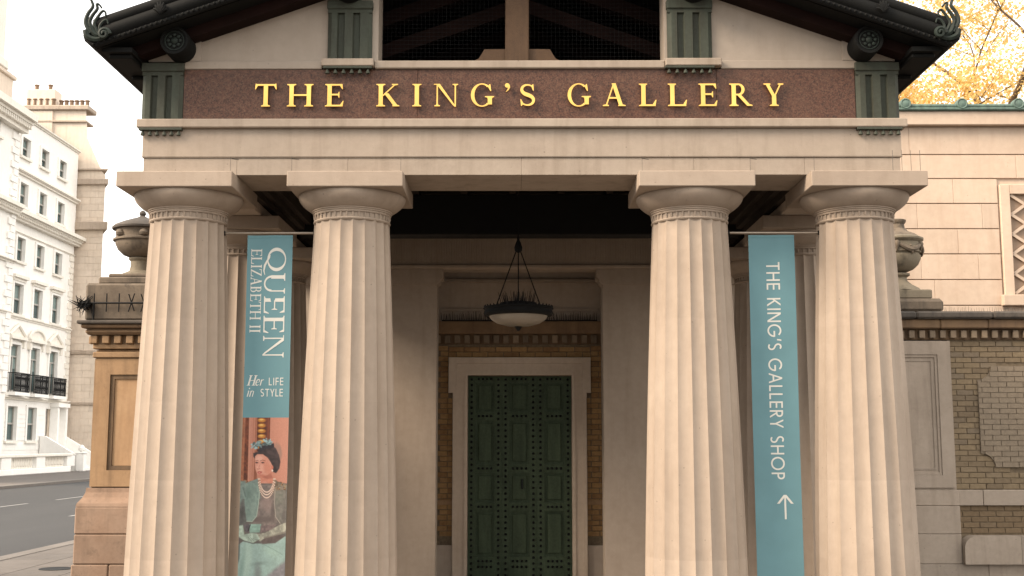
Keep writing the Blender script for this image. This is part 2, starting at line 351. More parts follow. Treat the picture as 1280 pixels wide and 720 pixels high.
neck = neck_mb.mesh('neck_ring', M['column'], 30)
ech = MB().lathe([(0.36, 4.018), (0.385, 4.03), (0.418, 4.052), (0.448, 4.078), (0.470, 4.105), (0.482, 4.13), (0.484, 4.15), (0.476, 4.166)], 80).mesh('echinus', M['column'], 40)
aba = MB().cbox(-0.508, 0.508, -0.508, 0.508, 4.163, 4.300, 0.006).mesh('abacus', M['column'])
AY = 0.345
for cx_, cy_ in [(-3.04, 0), (-1.545, 0), (1.535, 0), (3.04, 0), (-3.04, 2.06), (-3.04, 4.1), (3.04, 2.06), (3.04, 4.1)]:
    c = link('column', shaft, P, (cx_, AY + cy_, 0)); c.rotation_euler.z = random.randrange(NF) * 2 * math.pi / NF
    ab = link('abacus', aba, c); ab.rotation_euler.z = -c.rotation_euler.z
    link('echinus', ech, c); link('neck_ring', neck, c)

# --- architrave of butted blocks, with its crowning band
xs = [-3.37, -2.535, -1.545, 0.0, 1.535, 2.52, 3.37]
for a, b in zip(xs[:-1], xs[1:]):
    bx('architrave_block', 'stone', P, a + 0.0006, b - 0.0006, 0.012, 0.69, 4.302, 4.456, 0.0025)
bx('architrave', 'stone', P, -3.382, 3.382, 0.0, 0.70, 4.459, 4.722, 0.004)
bx('taenia', 'stone', P, -3.43, 3.43, -0.05, 0.72, 4.7235, 4.803, 0.008)
bx('frieze_core', 'stone', P, -3.36, 3.36, 0.06, 0.66, 4.805, 5.30, 0)
for s in (-1, 1):                                              # beams over the side columns
    bx('side_architrave', 'inner', P, min(s * 2.72, s * 3.375), max(s * 2.72, s * 3.375), 0.705, 6.1, 4.303, 4.80, 0.006)
    bx('side_frieze_blocker', 'stone', P, min(s * 3.10, s * 3.365), max(s * 3.10, s * 3.365), 0.722, 7.2, 4.805, 5.36, 0.004)  # unseen frieze walls, added to close the sides so the roof space stays dark
    for k in range(3):
        x = s * (2.715 - k * 0.075)
        bx('beam_board', 'board', P, min(x, x - s * 0.07), max(x, x - s * 0.07), 0.705, 6.0, 4.40 + 0.06 * k, 4.85, 0.004)

# --- granite name band and its letters
band = [-3.03, -0.93, 1.75, 2.99]
name_panel = bx('name_panel', 'granite', P, band[0], band[1] - 0.001, 0.0, 0.058, 4.805, 5.268, 0.002)
for a, b in zip(band[1:-1], band[2:]): bx('name_panel', 'granite', P, a + 0.001, b - 0.001, 0.0, 0.058, 4.805, 5.268, 0.002)

def stem(xc, w, y0=0.0, y1=1.0, top=True, bot=True, s=0.10, sl=None, sr=None):
    sl = s if sl is None else sl; sr = s if sr is None else sr
    l, r = xc - w / 2, xc + w / 2; h = 0.04; k = 0.11
    p = []
    if bot: p += [(l, y0 + k), (l - sl * 0.25, y0 + h * 1.5), (l - sl, y0 + h), (l - sl, y0), (r + sr, y0), (r + sr, y0 + h), (r + sr * 0.25, y0 + h * 1.5), (r, y0 + k)]
    else: p += [(l, y0), (r, y0)]
    if top: p += [(r, y1 - k), (r + sr * 0.25, y1 - h * 1.5), (r + sr, y1 - h), (r + sr, y1), (l - sl, y1), (l - sl, y1 - h), (l - sl * 0.25, y1 - h * 1.5), (l, y1 - k)]
    else: p += [(r, y1), (l, y1)]
    return p
def rect(x0, y0, x1, y1): return [(x0, y0), (x1, y0), (x1, y1), (x0, y1)]
def diag(xa, ya, xb, yb, w): return [(xa - w / 2, ya), (xa + w / 2, ya), (xb + w / 2, yb), (xb - w / 2, yb)]
def serif(xc, y, l, up): h = 0.045 if up else -0.045; return [(xc - l, y), (xc + l, y), (xc + l, y + h), (xc + l * 0.3, y + h * 1.5), (xc - l * 0.3, y + h * 1.5), (xc - l, y + h)]
def ring(cx, cy, rx, ry, ts, tt, a0=0, a1=360, n=28):
    A = [R(a0 + (a1 - a0) * i / n) for i in range(n + 1)]
    return [(cx + rx * math.cos(a), cy + ry * math.sin(a)) for a in A] + [(cx + (rx - ts) * math.cos(a), cy + (ry - tt) * math.sin(a)) for a in reversed(A)]
def ring2(*a): 
    # a full ring in two halves, each a simple polygon
    return [ring(*a, 90, 270), ring(*a, -90, 90)]
def stroke(pts, ws):
    n = len(pts); L = []; Rr = []
    for i, (x, y) in enumerate(pts):
        a, b = pts[max(i - 1, 0)], pts[min(i + 1, n - 1)]; dx, dy = b[0] - a[0], b[1] - a[1]; d = math.hypot(dx, dy) or 1
        w_ = (ws[i] if isinstance(ws, (list, tuple)) else ws) / 2
        L.append((x - dy / d * w_, y + dx / d * w_)); Rr.append((x + dy / d * w_, y - dx / d * w_))
    return L + Rr[::-1]
def s_path(W, n=30):
    # spine of an S from its upper to its lower terminal
    P0 = []
    for i in range(n + 1):
        t = i / n
        if t < 0.5:
            a = R(25 + (270 - 25) * t * 2); P0.append((W / 2 + (W / 2 - 0.06) * math.cos(a), 0.745 + 0.225 * math.sin(a)))
        else:
            a = R(90 - (90 + 155) * (t - 0.5) * 2); P0.append((W / 2 + (W / 2 - 0.045) * math.cos(a), 0.265 + 0.235 * math.sin(a)))
    out = []
    for i in range(len(P0)):
        q = P0[max(0, i - 2):i + 3]; out.append((sum(p[0] for p in q) / len(q), sum(p[1] for p in q) / len(q)))
    return out
TK, TN = 0.185, 0.072
def glyph(ch, W):
    if ch == 'T':
        return [stem(W / 2, TK, 0, 0.97, top=False), rect(0.03, 1 - TN, W - 0.03, 1), [(0, 0.76), (0.03, 0.76), (0.12, 1 - TN + 0.005), (0.045, 1.02), (0.02, 1.02)], [(W, 0.76), (W - 0.02, 1.02), (W - 0.045, 1.02), (W - 0.12, 1 - TN + 0.005), (W - 0.03, 0.76)]]
    if ch == 'H':
        return [stem(0.18, TK), stem(W - 0.18, TK), rect(0.2, 0.47, W - 0.2, 0.47 + TN)]
    if ch == 'E':
        return [stem(0.18, TK, sr=0.04), rect(0.2, 0, W - 0.04, TN), rect(0.2, 1 - TN, W - 0.08, 1), rect(0.2, 0.49, W - 0.22, 0.49 + TN),
                [(W - 0.15, TN - 0.005), (W - 0.05, -0.0), (W, 0.24), (W - 0.03, 0.25)], [(W - 0.17, 1 - TN), (W - 0.07, 0.77), (W - 0.04, 0.77), (W - 0.06, 1)], [(W - 0.27, 0.515), (W - 0.21, 0.38), (W - 0.185, 0.38), (W - 0.185, 0.65), (W - 0.21, 0.65)]]
    if ch == 'F':
        return [stem(0.18, TK), rect(0.2, 1 - TN, W - 0.08, 1), rect(0.2, 0.49, W - 0.22, 0.49 + TN)]
    if ch == 'L':
        return [stem(0.18, TK, sr=0.07), rect(0.2, 0, W - 0.04, TN), [(W - 0.17, TN - 0.005), (W - 0.05, 0), (W, 0.27), (W - 0.035, 0.28)]]
    if ch == 'I': return [stem(W / 2, TK)]
    if ch == 'K':
        return [stem(0.18, TK), diag(0.27, 0.47, W - 0.2, 0.97, 0.075), diag(W - 0.16, 0.03, 0.42, 0.58, 0.19), serif(W - 0.15, 0, 0.15, True), serif(W - 0.2, 1, 0.13, False)]
    if ch == 'N':
        return [stem(0.15, 0.06, top=False, s=0.09), stem(W - 0.13, 0.06, bot=False, s=0.09), [(0.10, 1), (0.26, 1), (W - 0.10, -0.02), (W - 0.15, -0.02), (W - 0.24, 0.06)], rect(0.0, 0.96, 0.14, 1)]
    if ch == 'A':
        return [diag(0.15, 0.0, W / 2 - 0.02, 1.0, 0.06), diag(W - 0.2, 0.0, W / 2 - 0.015, 1.02, 0.17), rect(0.27, 0.33, W - 0.33, 0.33 + TN), serif(0.14, 0, 0.13, True), serif(W - 0.17, 0, 0.16, True)]
    if ch == 'Y':
        return [stem(W / 2 + 0.01, TK, 0, 0.47, top=False), diag(W / 2 + 0.01, 0.42, 0.16, 0.98, 0.155), diag(W / 2 + 0.03, 0.42, W - 0.14, 0.98, 0.065), serif(0.15, 1, 0.15, False), serif(W - 0.13, 1, 0.12, False)]
    if ch == 'R':
        return [stem(0.18, TK), ring(0.38, 0.735, 0.27, 0.265, 0.135, TN, -90, 90), rect(0.22, 1 - TN, 0.39, 1), rect(0.22, 0.47, 0.39, 0.47 + TN), diag(W - 0.14, 0.0, 0.40, 0.50, 0.17), serif(W - 0.11, 0, 0.11, True)]
    if ch == 'B':
        return [stem(0.18, TK, sr=0.05), ring(0.38, 0.75, 0.24, 0.25, 0.13, TN, -90, 90), ring(0.38, 0.27, 0.29, 0.27, 0.135, TN, -90, 90)] + [rect(0.22, y, 0.39, y + TN) for y in (0, 0.495, 0.945)]
    if ch == 'U':
        return [stem(0.18, TK, 0.33, 1, bot=False), stem(W - 0.16, 0.06, 0.33, 1, bot=False), ring(W / 2 - 0.01, 0.35, W / 2 - 0.12, 0.37, 0.10, 0.07, 180, 360)]
    if ch == 'Z':
        return [rect(0.05, 0, W - 0.03, TN), rect(0.06, 1 - TN, W - 0.05, 1), diag(0.13, 0.0, W - 0.13, 1.0, 0.17), [(W - 0.14, TN - 0.01), (W - 0.03, 0), (W, 0.25), (W - 0.03, 0.25)], [(0.05, 0.76), (0.08, 0.76), (0.17, 0.99), (0.06, 1)]]
    if ch in 'GCOQ':
        cx = W / 2 if ch in 'OQ' else W / 2 - 0.01
        if ch in 'OQ':
            if ch == 'O': return ring2(cx, 0.5, W / 2, 0.52, 0.16, 0.05)
            r = ring2(cx, 0.57, W / 2, 0.45, 0.16, 0.05)
            r.append(stroke([(W * 0.30, 0.24), (W * 0.42, 0.22), (W * 0.55, 0.12), (W * 0.75, 0.0), (W * 0.98, -0.04), (W * 1.16, 0.02)], [0.06, 0.07, 0.09, 0.10, 0.06, 0.02]))
            return r
        g = [ring(cx, 0.5, W / 2 - 0.02, 0.52, 0.155, 0.05, 48, 312, 36), [(cx + 0.32 * W, 0.985), (cx + 0.36 * W, 0.985), (cx + 0.40 * W, 0.68), (cx + 0.36 * W, 0.68), (cx + 0.26 * W, 0.87)]]
        if ch == 'G': g.append(stem(W - 0.17, TK, 0.08, 0.45, bot=False, sl=0.12, sr=0.09))
        return g
    if ch == 'S':
        p = s_path(W); n = len(p)
        return [stroke(p, [0.06 + 0.115 * max(0, 1 - abs(i / (n - 1) - 0.5) / 0.38) ** 0.8 for i in range(n)]), [(W - 0.10, 0.98), (W - 0.075, 0.98), (W - 0.06, 0.69), (W - 0.09, 0.69), (W - 0.17, 0.90)], [(0.05, 0.01), (0.075, 0.01), (0.16, 0.12), (0.05, 0.31), (0.02, 0.31)]]
    if ch == "'":
        return [ring(0.13, 0.93, 0.10, 0.10, 0.099, 0.099, 0, 359, 20), stroke([(0.20, 0.94), (0.215, 0.85), (0.17, 0.74), (0.08, 0.64)], [0.08, 0.085, 0.06, 0.015])]
    return []
def glyph_mb(polys, X, Z, y, hgt, depth, wmap=None):
    m = MB()
    for i, p in enumerate(polys):
        q = [(X + a * hgt, Z + b * hgt) for a, b in p]
        m.prism(q, 'y', y - depth - 0.0004 * i, y)
    return m
text = [('T', -2.381, -2.188), ('H', -2.091, -1.862), ('E', -1.751, -1.587), ('K', -1.293, -1.089), ('I', -0.978, -0.889), ('N', -0.782, -0.563), ('G', -0.453, -0.246), ("'", -0.153, -0.092),
        ('S', -0.013, 0.123), ('G', 0.411, 0.618), ('A', 0.725, 0.932), ('L', 1.053, 1.206), ('L', 1.311, 1.478), ('E', 1.585, 1.749), ('R', 1.859, 2.060), ('Y', 2.163, 2.342)]
CAP = 0.206
for ch, a, b in text:
    glyph_mb(glyph(ch, (b - a) / CAP), a, 4.917, -0.018, CAP, 0.018).build('letter', 'gold', name_panel)

# --- ledge over the name band, pediment walls, triglyphs
for s in (-1, 1):
    bx('pediment_ledge', 'plaster', P, min(s * 1.792, s * 3.03), max(s * 1.792, s * 3.03), -0.012, 0.34, 5.2705, 5.345, 0.006)
bx('pediment_ledge', 'stone', P, -1.318, 1.288, -0.03, 0.34, 5.2705, 5.343, 0.008)
SL = 0.356
def zr(x): return 5.344 + SL * (3.398 - abs(x))
for s in (-1, 1):
    pts = [(s * 1.29, 5.346), (s * 3.36, 5.346), (s * 3.36, zr(3.36) + 0.09), (s * 1.29, zr(1.29) + 0.09)]
    MB().prism(pts, 'y', 0.012, 0.32).build('pediment_wall', 'plaster', P)
    # raised flat border block at the foot of the slope
    pts = [(s * 2.885, 5.3465), (s * 3.03, 5.3465), (s * 3.03, zr(3.03) + 0.05), (s * 2.885, zr(2.885) + 0.05)]
    MB().prism(pts, 'y', -0.012, 0.0118).build('pediment_border', 'plaster', P)
def triglyph(x0, x1, z0, z1, y, cap=0.08):
    w_ = x1 - x0
    # profile in plan: glyph grooves cut as V hollows, half grooves at the corners
    p = [(x0, y + 0.05), (x0, y + 0.028), (x0 + 0.09 * w_, y)]
    for c_ in (0.30, 0.36 + 0.29):
        p += [(x0 + (c_ - 0.085) * w_, y), (x0 + (c_ - 0.06) * w_, y + 0.035), (x0 + (c_ + 0.06) * w_, y + 0.035), (x0 + (c_ + 0.085) * w_, y)]
    p += [(x1 - 0.09 * w_, y), (x1, y + 0.028), (x1, y + 0.05)]
    o = MB().prism(p, 'z', z0, z1 - cap - 0.035).build('triglyph', 'bronze', P)
    # solid head with round-topped grooves
    hd = MB().box(x0, x1, y + 0.05, y + 0.10, z0, z1 - cap)
    hd.box(x0, x1, y + 0.004, y + 0.05, z1 - cap - 0.035 + 0.0005, z1 - cap - 0.0005)
    hd.build('triglyph_head', 'bronze', o)
    bx('triglyph_cap', 'bronze', o, x0 - 0.006, x1 + 0.006, y - 0.012, y + 0.10, z1 - cap, z1, 0.006)
    return o
def guttae(par, x0, x1, zt, y):
    bx('regula', 'bronze', par, x0, x1, y, y + 0.05, zt - 0.022, zt, 0.003)
    g = MB().lathe([(0.006, 0), (0.018, -0.03), (0.020, -0.042), (0.012, -0.046)][::-1], 10).mesh('gutta', M['bronze'], 40)
    for k in range(6): link('gutta', g, par, (x0 + (k + 0.5) * (x1 - x0) / 6, y + 0.022, zt - 0.0225))
for s in (-1, 1):
    a, b = (-3.398, -3.033) if s < 0 else (2.993, 3.375)
    o = triglyph(a, b, 4.806, 5.322, -0.03); guttae(o, a - 0.01, b + 0.01, 4.722, -0.048)
    a, b = (-1.743, -1.345) if s < 0 else (1.315, 1.715)
    bx('triglyph_ledge', 'stone', P, a - (0.045 if s < 0 else 0.025), b + (0.025 if s < 0 else 0.075), -0.075, 0.34, 5.282, 5.349, 0.006)
    o = triglyph(a, b, 5.351, 5.90, -0.04); guttae(o, a - 0.03, b + 0.01, 5.2815, -0.07)

# --- dark open roof space: king post, rafters, net
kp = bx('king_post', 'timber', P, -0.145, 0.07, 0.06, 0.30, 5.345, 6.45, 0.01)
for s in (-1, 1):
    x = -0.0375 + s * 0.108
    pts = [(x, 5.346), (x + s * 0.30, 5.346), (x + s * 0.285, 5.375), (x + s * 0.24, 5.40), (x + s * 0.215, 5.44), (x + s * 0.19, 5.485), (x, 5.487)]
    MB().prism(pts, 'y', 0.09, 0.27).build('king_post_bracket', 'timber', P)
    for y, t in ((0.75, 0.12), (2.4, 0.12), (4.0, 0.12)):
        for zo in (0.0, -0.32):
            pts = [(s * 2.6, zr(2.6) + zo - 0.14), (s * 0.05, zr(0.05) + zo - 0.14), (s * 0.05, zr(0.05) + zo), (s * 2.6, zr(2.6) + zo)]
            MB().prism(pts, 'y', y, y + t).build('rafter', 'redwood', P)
net = MB()
for k in range(66): net.box(-1.28 + k * 0.039, -1.2785 + k * 0.039, 0.30, 0.3015, 5.35, zr(-1.28 + k * 0.039))
for k in range(24): net.box(-1.29 + max(0, (5.37 + k * 0.039 - zr(1.29)) / SL), 1.29 - max(0, (5.37 + k * 0.039 - zr(1.29)) / SL), 0.302, 0.3035, 5.37 + k * 0.039, 5.3715 + k * 0.039)
stuff(net.build('bird_net', 'black', P))

# --- roof: two slabs, raking timber, verge mouldings, eaves blocks, corner scrolls, beam ends
RX = 3.70
for s in (-1, 1):
    pts = [(s * 0.001, zr(0) + 0.10), (s * RX, zr(RX) + 0.10), (s * RX, zr(RX) + 0.27), (s * 0.001, zr(0) + 0.27)]
    roof = MB().prism(pts, 'y', -0.36, 8.0).build('roof', 'roof', P)
    pts = [(s * 0.002, zr(0)), (s * 3.50, zr(3.50)), (s * 3.50, zr(3.50) + 0.098), (s * 0.002, zr(0) + 0.098)]
    MB().prism(pts, 'y', -0.16, 0.011).build('raking_timber', 'redwood', P)
    # verge: gutter roll above, bead line below
    for (dz, r_, yy, nm) in ((0.30, 0.055, -0.40, 'verge_roll'), (0.205, 0.075, -0.385, 'verge_cyma'), (0.118, 0.028, -0.41, 'verge_bead')):
        MB().tube([(s * 0.003, yy, zr(0) + dz), (s * RX, yy, zr(RX) + dz)], r_, 12).build(nm, 'roof', roof, 40)
    MB().tube([(s * 0.003, -0.425, zr(0) + 0.155), (s * RX, -0.425, zr(RX) + 0.155)], 0.012, 6).build('verge_bead', 'roof', roof, 40)
    rope = MB()
    k = 0
    while k * 0.045 < 3.6:
        x = RX - k * 0.045; rope.lathe([(0.004, -0.014), (0.013, -0.006), (0.013, 0.006), (0.004, 0.014)], 6, (s * x, -0.440, zr(x) + 0.118)); k += 1
    stuff(rope.build('verge_beading', 'roof', roof, 60))
    # the eave gutter running back, stepped blocks under it
    MB().tube([(s * (RX + 0.01), -0.43, zr(RX) + 0.20), (s * (RX + 0.01), 8.0, zr(RX) + 0.20)], 0.085, 10).build('eave_gutter', 'roof', roof, 40)
    MB().box(min(s * 3.40, s * 3.665), max(s * 3.40, s * 3.665), -0.33, 8.0, zr(3.665) + 0.075, zr(3.665) + 0.115).build('eave_board', 'roof', roof)
    for k in range(12):
        y = -0.27 + k * 0.62
        bx('eave_block', 'roof', roof, min(s * 3.42, s * 3.62), max(s * 3.42, s * 3.62), y, y + 0.36, zr(3.62) + 0.02, zr(3.665) + 0.0745, 0.008)
    # corner scroll: volute plus four rising tendrils
    ac = MB()
    c0 = Vector((s * (RX - 0.02), -0.45, zr(RX) + 0.235))
    def volute(cx, cz, r0, turns, dirn, y=-0.47, rad=0.02):
        pts = []
        for i in range(26):
            t = i / 25; a = dirn * t * turns * 2 * math.pi; r = r0 * (1 - 0.85 * t)
            pts.append((cx + r * math.cos(a), y - 0.02 * t, cz + r * math.sin(a)))
        ac.tube(pts, [rad * (1 - 0.5 * i / 25) for i in range(26)], 6)
    volute(s * (RX - 0.10), zr(RX) + 0.20, 0.05, 1.6, 1)
    for pp, r_ in (([(2, 44), (-5, 30), (-3, 18), (3, 8), (1, 0), (-5, -10)], 2.4), ([(7, 44), (0, 30), (3, 20), (9, 11), (8, 5), (11, 5), (15, 10)], 2.1), ([(12, 44), (6, 32), (10, 22), (16, 14), (20, 16), (20, 22)], 1.9), ([(17, 46), (13, 36), (17, 28), (22, 26), (24, 31)], 1.7), ([(-4, 40), (-2, 48), (8, 52), (18, 50), (26, 44)], 3.4), ([(2, 36), (6, 44), (14, 47), (22, 42)], 3.0)):
        ctl = [Vector((s * (3.735 - u * 0.00666), -0.45, 5.475 + (40 - v_) * 0.00666)) for u, v_ in pp]
        pts = []
        for i in range(len(ctl) - 1):
            p0, p1, p2, p3 = ctl[max(i - 1, 0)], ctl[i], ctl[i + 1], ctl[min(i + 2, len(ctl) - 1)]
            for q in range(5):
                t = q / 5; pts.append(0.5 * ((2 * p1) + (p2 - p0) * t + (2 * p0 - 5 * p1 + 4 * p2 - p3) * t * t + (3 * p1 - p0 - 3 * p2 + p3) * t ** 3))
        pts.append(ctl[-1]); n_ = len(pts)
        ac.tube(pts, [r_ * 0.0092 * (1 - 0.6 * i / n_) for i in range(n_)], 6)
    ac.build('corner_scroll', 'acro', roof, 50)
    # palmette in relief on the verge
    pm = MB(); bx_, bz_ = s * 3.12, zr(3.12) + 0.20
    for k in range(7):
        a = R(90 + (k - 3) * 26)
        pm.tube([(bx_, -0.475, bz_ - 0.02), (bx_ + 0.035 * math.cos(a), -0.485, bz_ + 0.04 * math.sin(a)), (bx_ + 0.06 * math.cos(a), -0.475, bz_ + 0.08 * math.sin(a))], [0.012, 0.016, 0.008], 5)
    pm.build('palmette', 'roof', roof, 50)
    for x, z in ((3.055, 5.452), (1.55, 5.995)):
        d = MB().lathe([(0.128, 0.0), (0.128, 0.25), (0.122, 0.262), (0.105, 0.262), (0.100, 0.250), (0.085, 0.250)], 40, (s * x, 0.0, z), 'y').build('beam_end', 'roof', roof, 35)
        ro = MB()
        for k in range(8):
            a = 2 * math.pi * k / 8; ro.lathe([(0.004, 0.0), (0.016, 0.004), (0.014, 0.014), (0.004, 0.018)], 8, (s * x + 0.052 * math.cos(a), -0.248, z + 0.052 * math.sin(a)), 'y')
        ro.lathe([(0.03, 0.0), (0.03, 0.008), (0.018, 0.018), (0.006, 0.022)], 14, (s * x, -0.248, z), 'y')
        ro.lathe([(0.078, 0.0), (0.080, 0.008), (0.086, 0.008), (0.088, 0.0)], 30, (s * x, -0.248, z), 'y')
        ro.build('rosette', 'acro', d, 40)

# --- inside: ceiling, cross beam, rear wall with antae, door wall, door
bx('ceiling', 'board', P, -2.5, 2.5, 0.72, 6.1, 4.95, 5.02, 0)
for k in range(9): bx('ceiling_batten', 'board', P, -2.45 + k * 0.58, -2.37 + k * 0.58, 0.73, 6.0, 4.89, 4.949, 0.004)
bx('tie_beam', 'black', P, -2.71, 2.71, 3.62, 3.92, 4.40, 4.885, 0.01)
bx('rear_architrave', 'inner', P, -3.36, 3.36, 6.11, 6.44, 4.345, 4.948, 0.006)
reed = MB()
for k in range(150): reed.cbox(-2.6 + k * 0.035, -2.577 + k * 0.035, 6.098, 6.112, 4.43, 4.78, 0.004)
stuff(reed.build('reeded_band', 'inner', P))
bx('rear_moulding', 'inner', P, -2.7, 2.7, 6.07, 6.112, 4.352, 4.405, 0.01)
for s in (-1, 1):
    an = bx('anta', 'inner', P, min(s * 1.155, s * 3.30), max(s * 1.155, s * 3.30), 6.14, 6.50, 0.035, 4.215, 0.006)
    prof = [(s * 1.155, 4.13), (s * 1.12, 4.16), (s * 1.105, 4.20), (s * 1.075, 4.22), (s * 1.075, 4.343), (s * 3.34, 4.343), (s * 3.34, 4.13)]
    MB().prism(prof, 'y', 6.10, 6.46).build('anta_cap', 'inner', an)
# door wall: mortar core with every brick in view laid on it
DW = 6.74
core = MB().box(-1.6, -0.90, DW + 0.014, 7.2, 0.5, 3.34).box(0.90, 1.6, DW + 0.014, 7.2, 0.5, 3.34).box(-0.90, 0.90, DW + 0.014, 7.2, 3.12, 3.34).build('door_wall', 'mortar', P)
brick_meshes = {}
def brick_mesh(l, h, mat, d=0.05):
    k = (round(l, 3), round(h, 3), mat)
    if k not in brick_meshes: brick_meshes[k] = MB().cbox(0, l, 0, d, 0, h, 0.004).mesh('brick', M[mat])
    return brick_meshes[k]
def lay(parent, x0, x1, z0, z1, y, mat, zbase=0.0, ch=0.075, skip=None):
    n0 = int(round((z0 - zbase) / ch)); z = z0; i = 0
    while z + ch * 0.6 <= z1 + 1e-6:
        row = n0 + i; x = math.floor(x0 / 0.2275) * 0.2275 - (0.114 if row % 2 else 0.0)
        k = 0
        while x < x1:
            header = row % 2 == 0 and k % 2 == 1 and False
            l = 0.2175; a, b = max(x, x0), min(x + l, x1)
            if b - a > 0.03 and not (skip and skip(a, b, z, z + ch)):
                o = link('brick', brick_mesh(b - a, min(ch - 0.009, z1 - z - 0.004), mat), parent, (a, y + random.uniform(-0.003, 0.003), z + 0.005))
            x += 0.2275; k += 1
        z += ch; i += 1
lay(core, -1.17, -1.028, 0.62, 3.34, DW, 'brick_dark', 0.62)
lay(core, 1.028, 1.17, 0.62, 3.34, DW, 'brick_dark', 0.62)
lay(core, -1.02, 1.02, 3.155, 3.34, DW, 'brick_dark', 3.155)
lay(core, -1.028, -0.962, 0.62, 2.60, DW, 'brick_dark', 0.62)
lay(core, 0.962, 1.028, 0.62, 2.60, DW, 'brick_dark', 0.62)
for s in (-1, 1):
    bx('wall_plinth', 'inner', P, min(s * 0.955, s * 1.6), max(s * 0.955, s * 1.6), DW - 0.025, 7.2, 0.035, 0.499, 0.008)
    bx('stone_band', 'pier', P, min(s * 0.955, s * 1.3), max(s * 0.955, s * 1.3), DW - 0.008, DW + 0.05, 1.06, 1.125, 0.004)
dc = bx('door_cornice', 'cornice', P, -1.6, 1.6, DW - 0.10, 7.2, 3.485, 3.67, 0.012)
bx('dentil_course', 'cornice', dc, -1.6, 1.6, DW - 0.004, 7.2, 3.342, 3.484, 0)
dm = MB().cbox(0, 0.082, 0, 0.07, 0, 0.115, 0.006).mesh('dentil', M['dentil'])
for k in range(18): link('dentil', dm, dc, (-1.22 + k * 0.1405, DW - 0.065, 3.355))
bx('upper_wall', 'inner', P, -1.6, 1.6, DW + 0.10, 7.2, 3.671, 4.42, 0)
bx('string_course', 'stone', P, -1.15, 1.15, DW + 0.03, DW + 0.10, 4.245, 4.30, 0.008)
bx('string_course', 'inner', P, -1.15, 1.15, DW + 0.06, DW + 0.10, 3.83, 3.87, 0.008)
sp = MB()
for k in range(90):
    x = -1.12 + k * 0.025
    sp.tube([(x, DW - 0.04, 3.672), (x + random.uniform(-0.02, 0.02), DW - 0.04 + random.uniform(-0.05, 0.05), 3.672 + random.uniform(0.09, 0.15))], [0.005, 0.002], 4)
sp.box(-1.12, 1.12, DW - 0.06, DW - 0.02, 3.6705, 3.69)
stuff(sp.build('bird_spikes', 'black', P))
bx('rear_light_blocker', 'inner', P, -3.36, 3.36, 7.21, 7.4, 0.0, 6.5, 0)  # unseen backing added to stop sky light leaking round the door
bx('attic_light_blocker', 'board', P, -3.3, 3.3, 6.2, 6.3, 4.95, 5.6, 0)  # unseen closure added to keep daylight out of the roof space from behind
# eared door surround with stepped mouldings
fr = MB()
def surround(m, w_in, w_out, ear, z_in, z_out, z_ear, y0, y1):
    pts = [(-w_in, 0.035), (-w_out, 0.035), (-w_out, z_ear), (-ear, z_ear), (-ear, z_out), (ear, z_out), (ear, z_ear), (w_out, z_ear), (w_out, 0.035), (w_in, 0.035), (w_in, z_in), (-w_in, z_in)]
    m.prism(pts, 'y', y0, y1)
surround(fr, 0.745, 0.958, 1.02, 2.892, 3.150, 2.64, DW - 0.07, DW + 0.12)
frame = fr.build('door_surround', 'surround', P)
f2 = MB(); surround(f2, 0.90, 0.948, 1.012, 3.06, 3.142, 2.65, DW - 0.095, DW - 0.0705); f2.build('surround_moulding', 'surround', frame)
f3 = MB(); surround(f3, 0.747, 0.79, 0.79, 2.894, 2.94, 2.88, DW - 0.0835, DW - 0.0705); f3.build('surround_moulding', 'surround', frame)
DY = 6.84
door = bx('door', 'door', P, -0.744, 0.744, DY + 0.04, DY + 0.10, 0.035, 2.891, 0)
st = [-0.744, -0.255, 0.245, 0.744]
rz = [2.889, 2.314, 1.569, 1.028, 0.19]
leafw = MB()
for a, b in zip(st[:-1], st[1:]):
    leafw.box(a + 0.004, a + 0.105, DY, DY + 0.0399, 0.037, 2.888).box(b - 0.105, b - 0.004, DY, DY + 0.0399, 0.037, 2.888)
    for i, z in enumerate(rz):
        t = 0.07 if 0 < i < 4 else 0.08
        z0, z1 = (z - 0.085, z - 0.002) if i == 0 else (z - t * 0.8, z + t * 0.8) if i < 4 else (z - 0.15, z + 0.14)
        leafw.box(a + 0.1052, b - 0.1052, DY + 0.0004, DY + 0.0399, z0, z1)
leafw.build('door_rails', 'door', door)
sm = MB().lathe([(0.019, 0.0), (0.017, 0.009), (0.008, 0.017), (0.002, 0.018)], 10)
studs = MB()
def stud(x, z): studs.lathe([(0.020, 0.0), (0.017, 0.010), (0.008, 0.018), (0.002, 0.019)], 9, (x, DY + 0.0002, z), 'y')
for a, b in zip(st[:-1], st[1:]):
    n = 35
    for k in range(n):
        z = 0.075 + k * (2.84 - 0.075) / (n - 1)
        stud(a + 0.052, z); stud(b - 0.052, z)
    for i, z in enumerate(rz):
        for q in range(4):
            x = a + 0.125 + (q + 0.5) * (b - a - 0.25) / 4
            stud(x, z - 0.042 if i == 0 else z)
            if i == 4: stud(x, z + 0.08)
stuff(studs.build('door_stud', 'stud', door, 40))
for a, b in zip(st[:-1], st[1:]):
    for i in range(4):
        zt = rz[i] - (0.085 if i == 0 else 0.056); zb = rz[i + 1] + (0.056 if i < 3 else 0.14)
        p_ = bx('door_panel', 'door', door, a + 0.150, b - 0.150, DY + 0.020, DY + 0.0399, zb + 0.045, zt - 0.045, 0.008)
        MB().prism([(a + 0.106, zb + 0.001), (b - 0.106, zb + 0.001), (b - 0.106, zt - 0.001), (a + 0.106, zt - 0.001), (a + 0.106, zb + 0.0012), (a + 0.122, zb + 0.016), (a + 0.122, zt - 0.016), (b - 0.122, zt - 0.016), (b - 0.122, zb + 0.016), (a + 0.122, zb + 0.0155)], 'y', DY + 0.022, DY + 0.0399).build('panel_bead', 'door', p_)
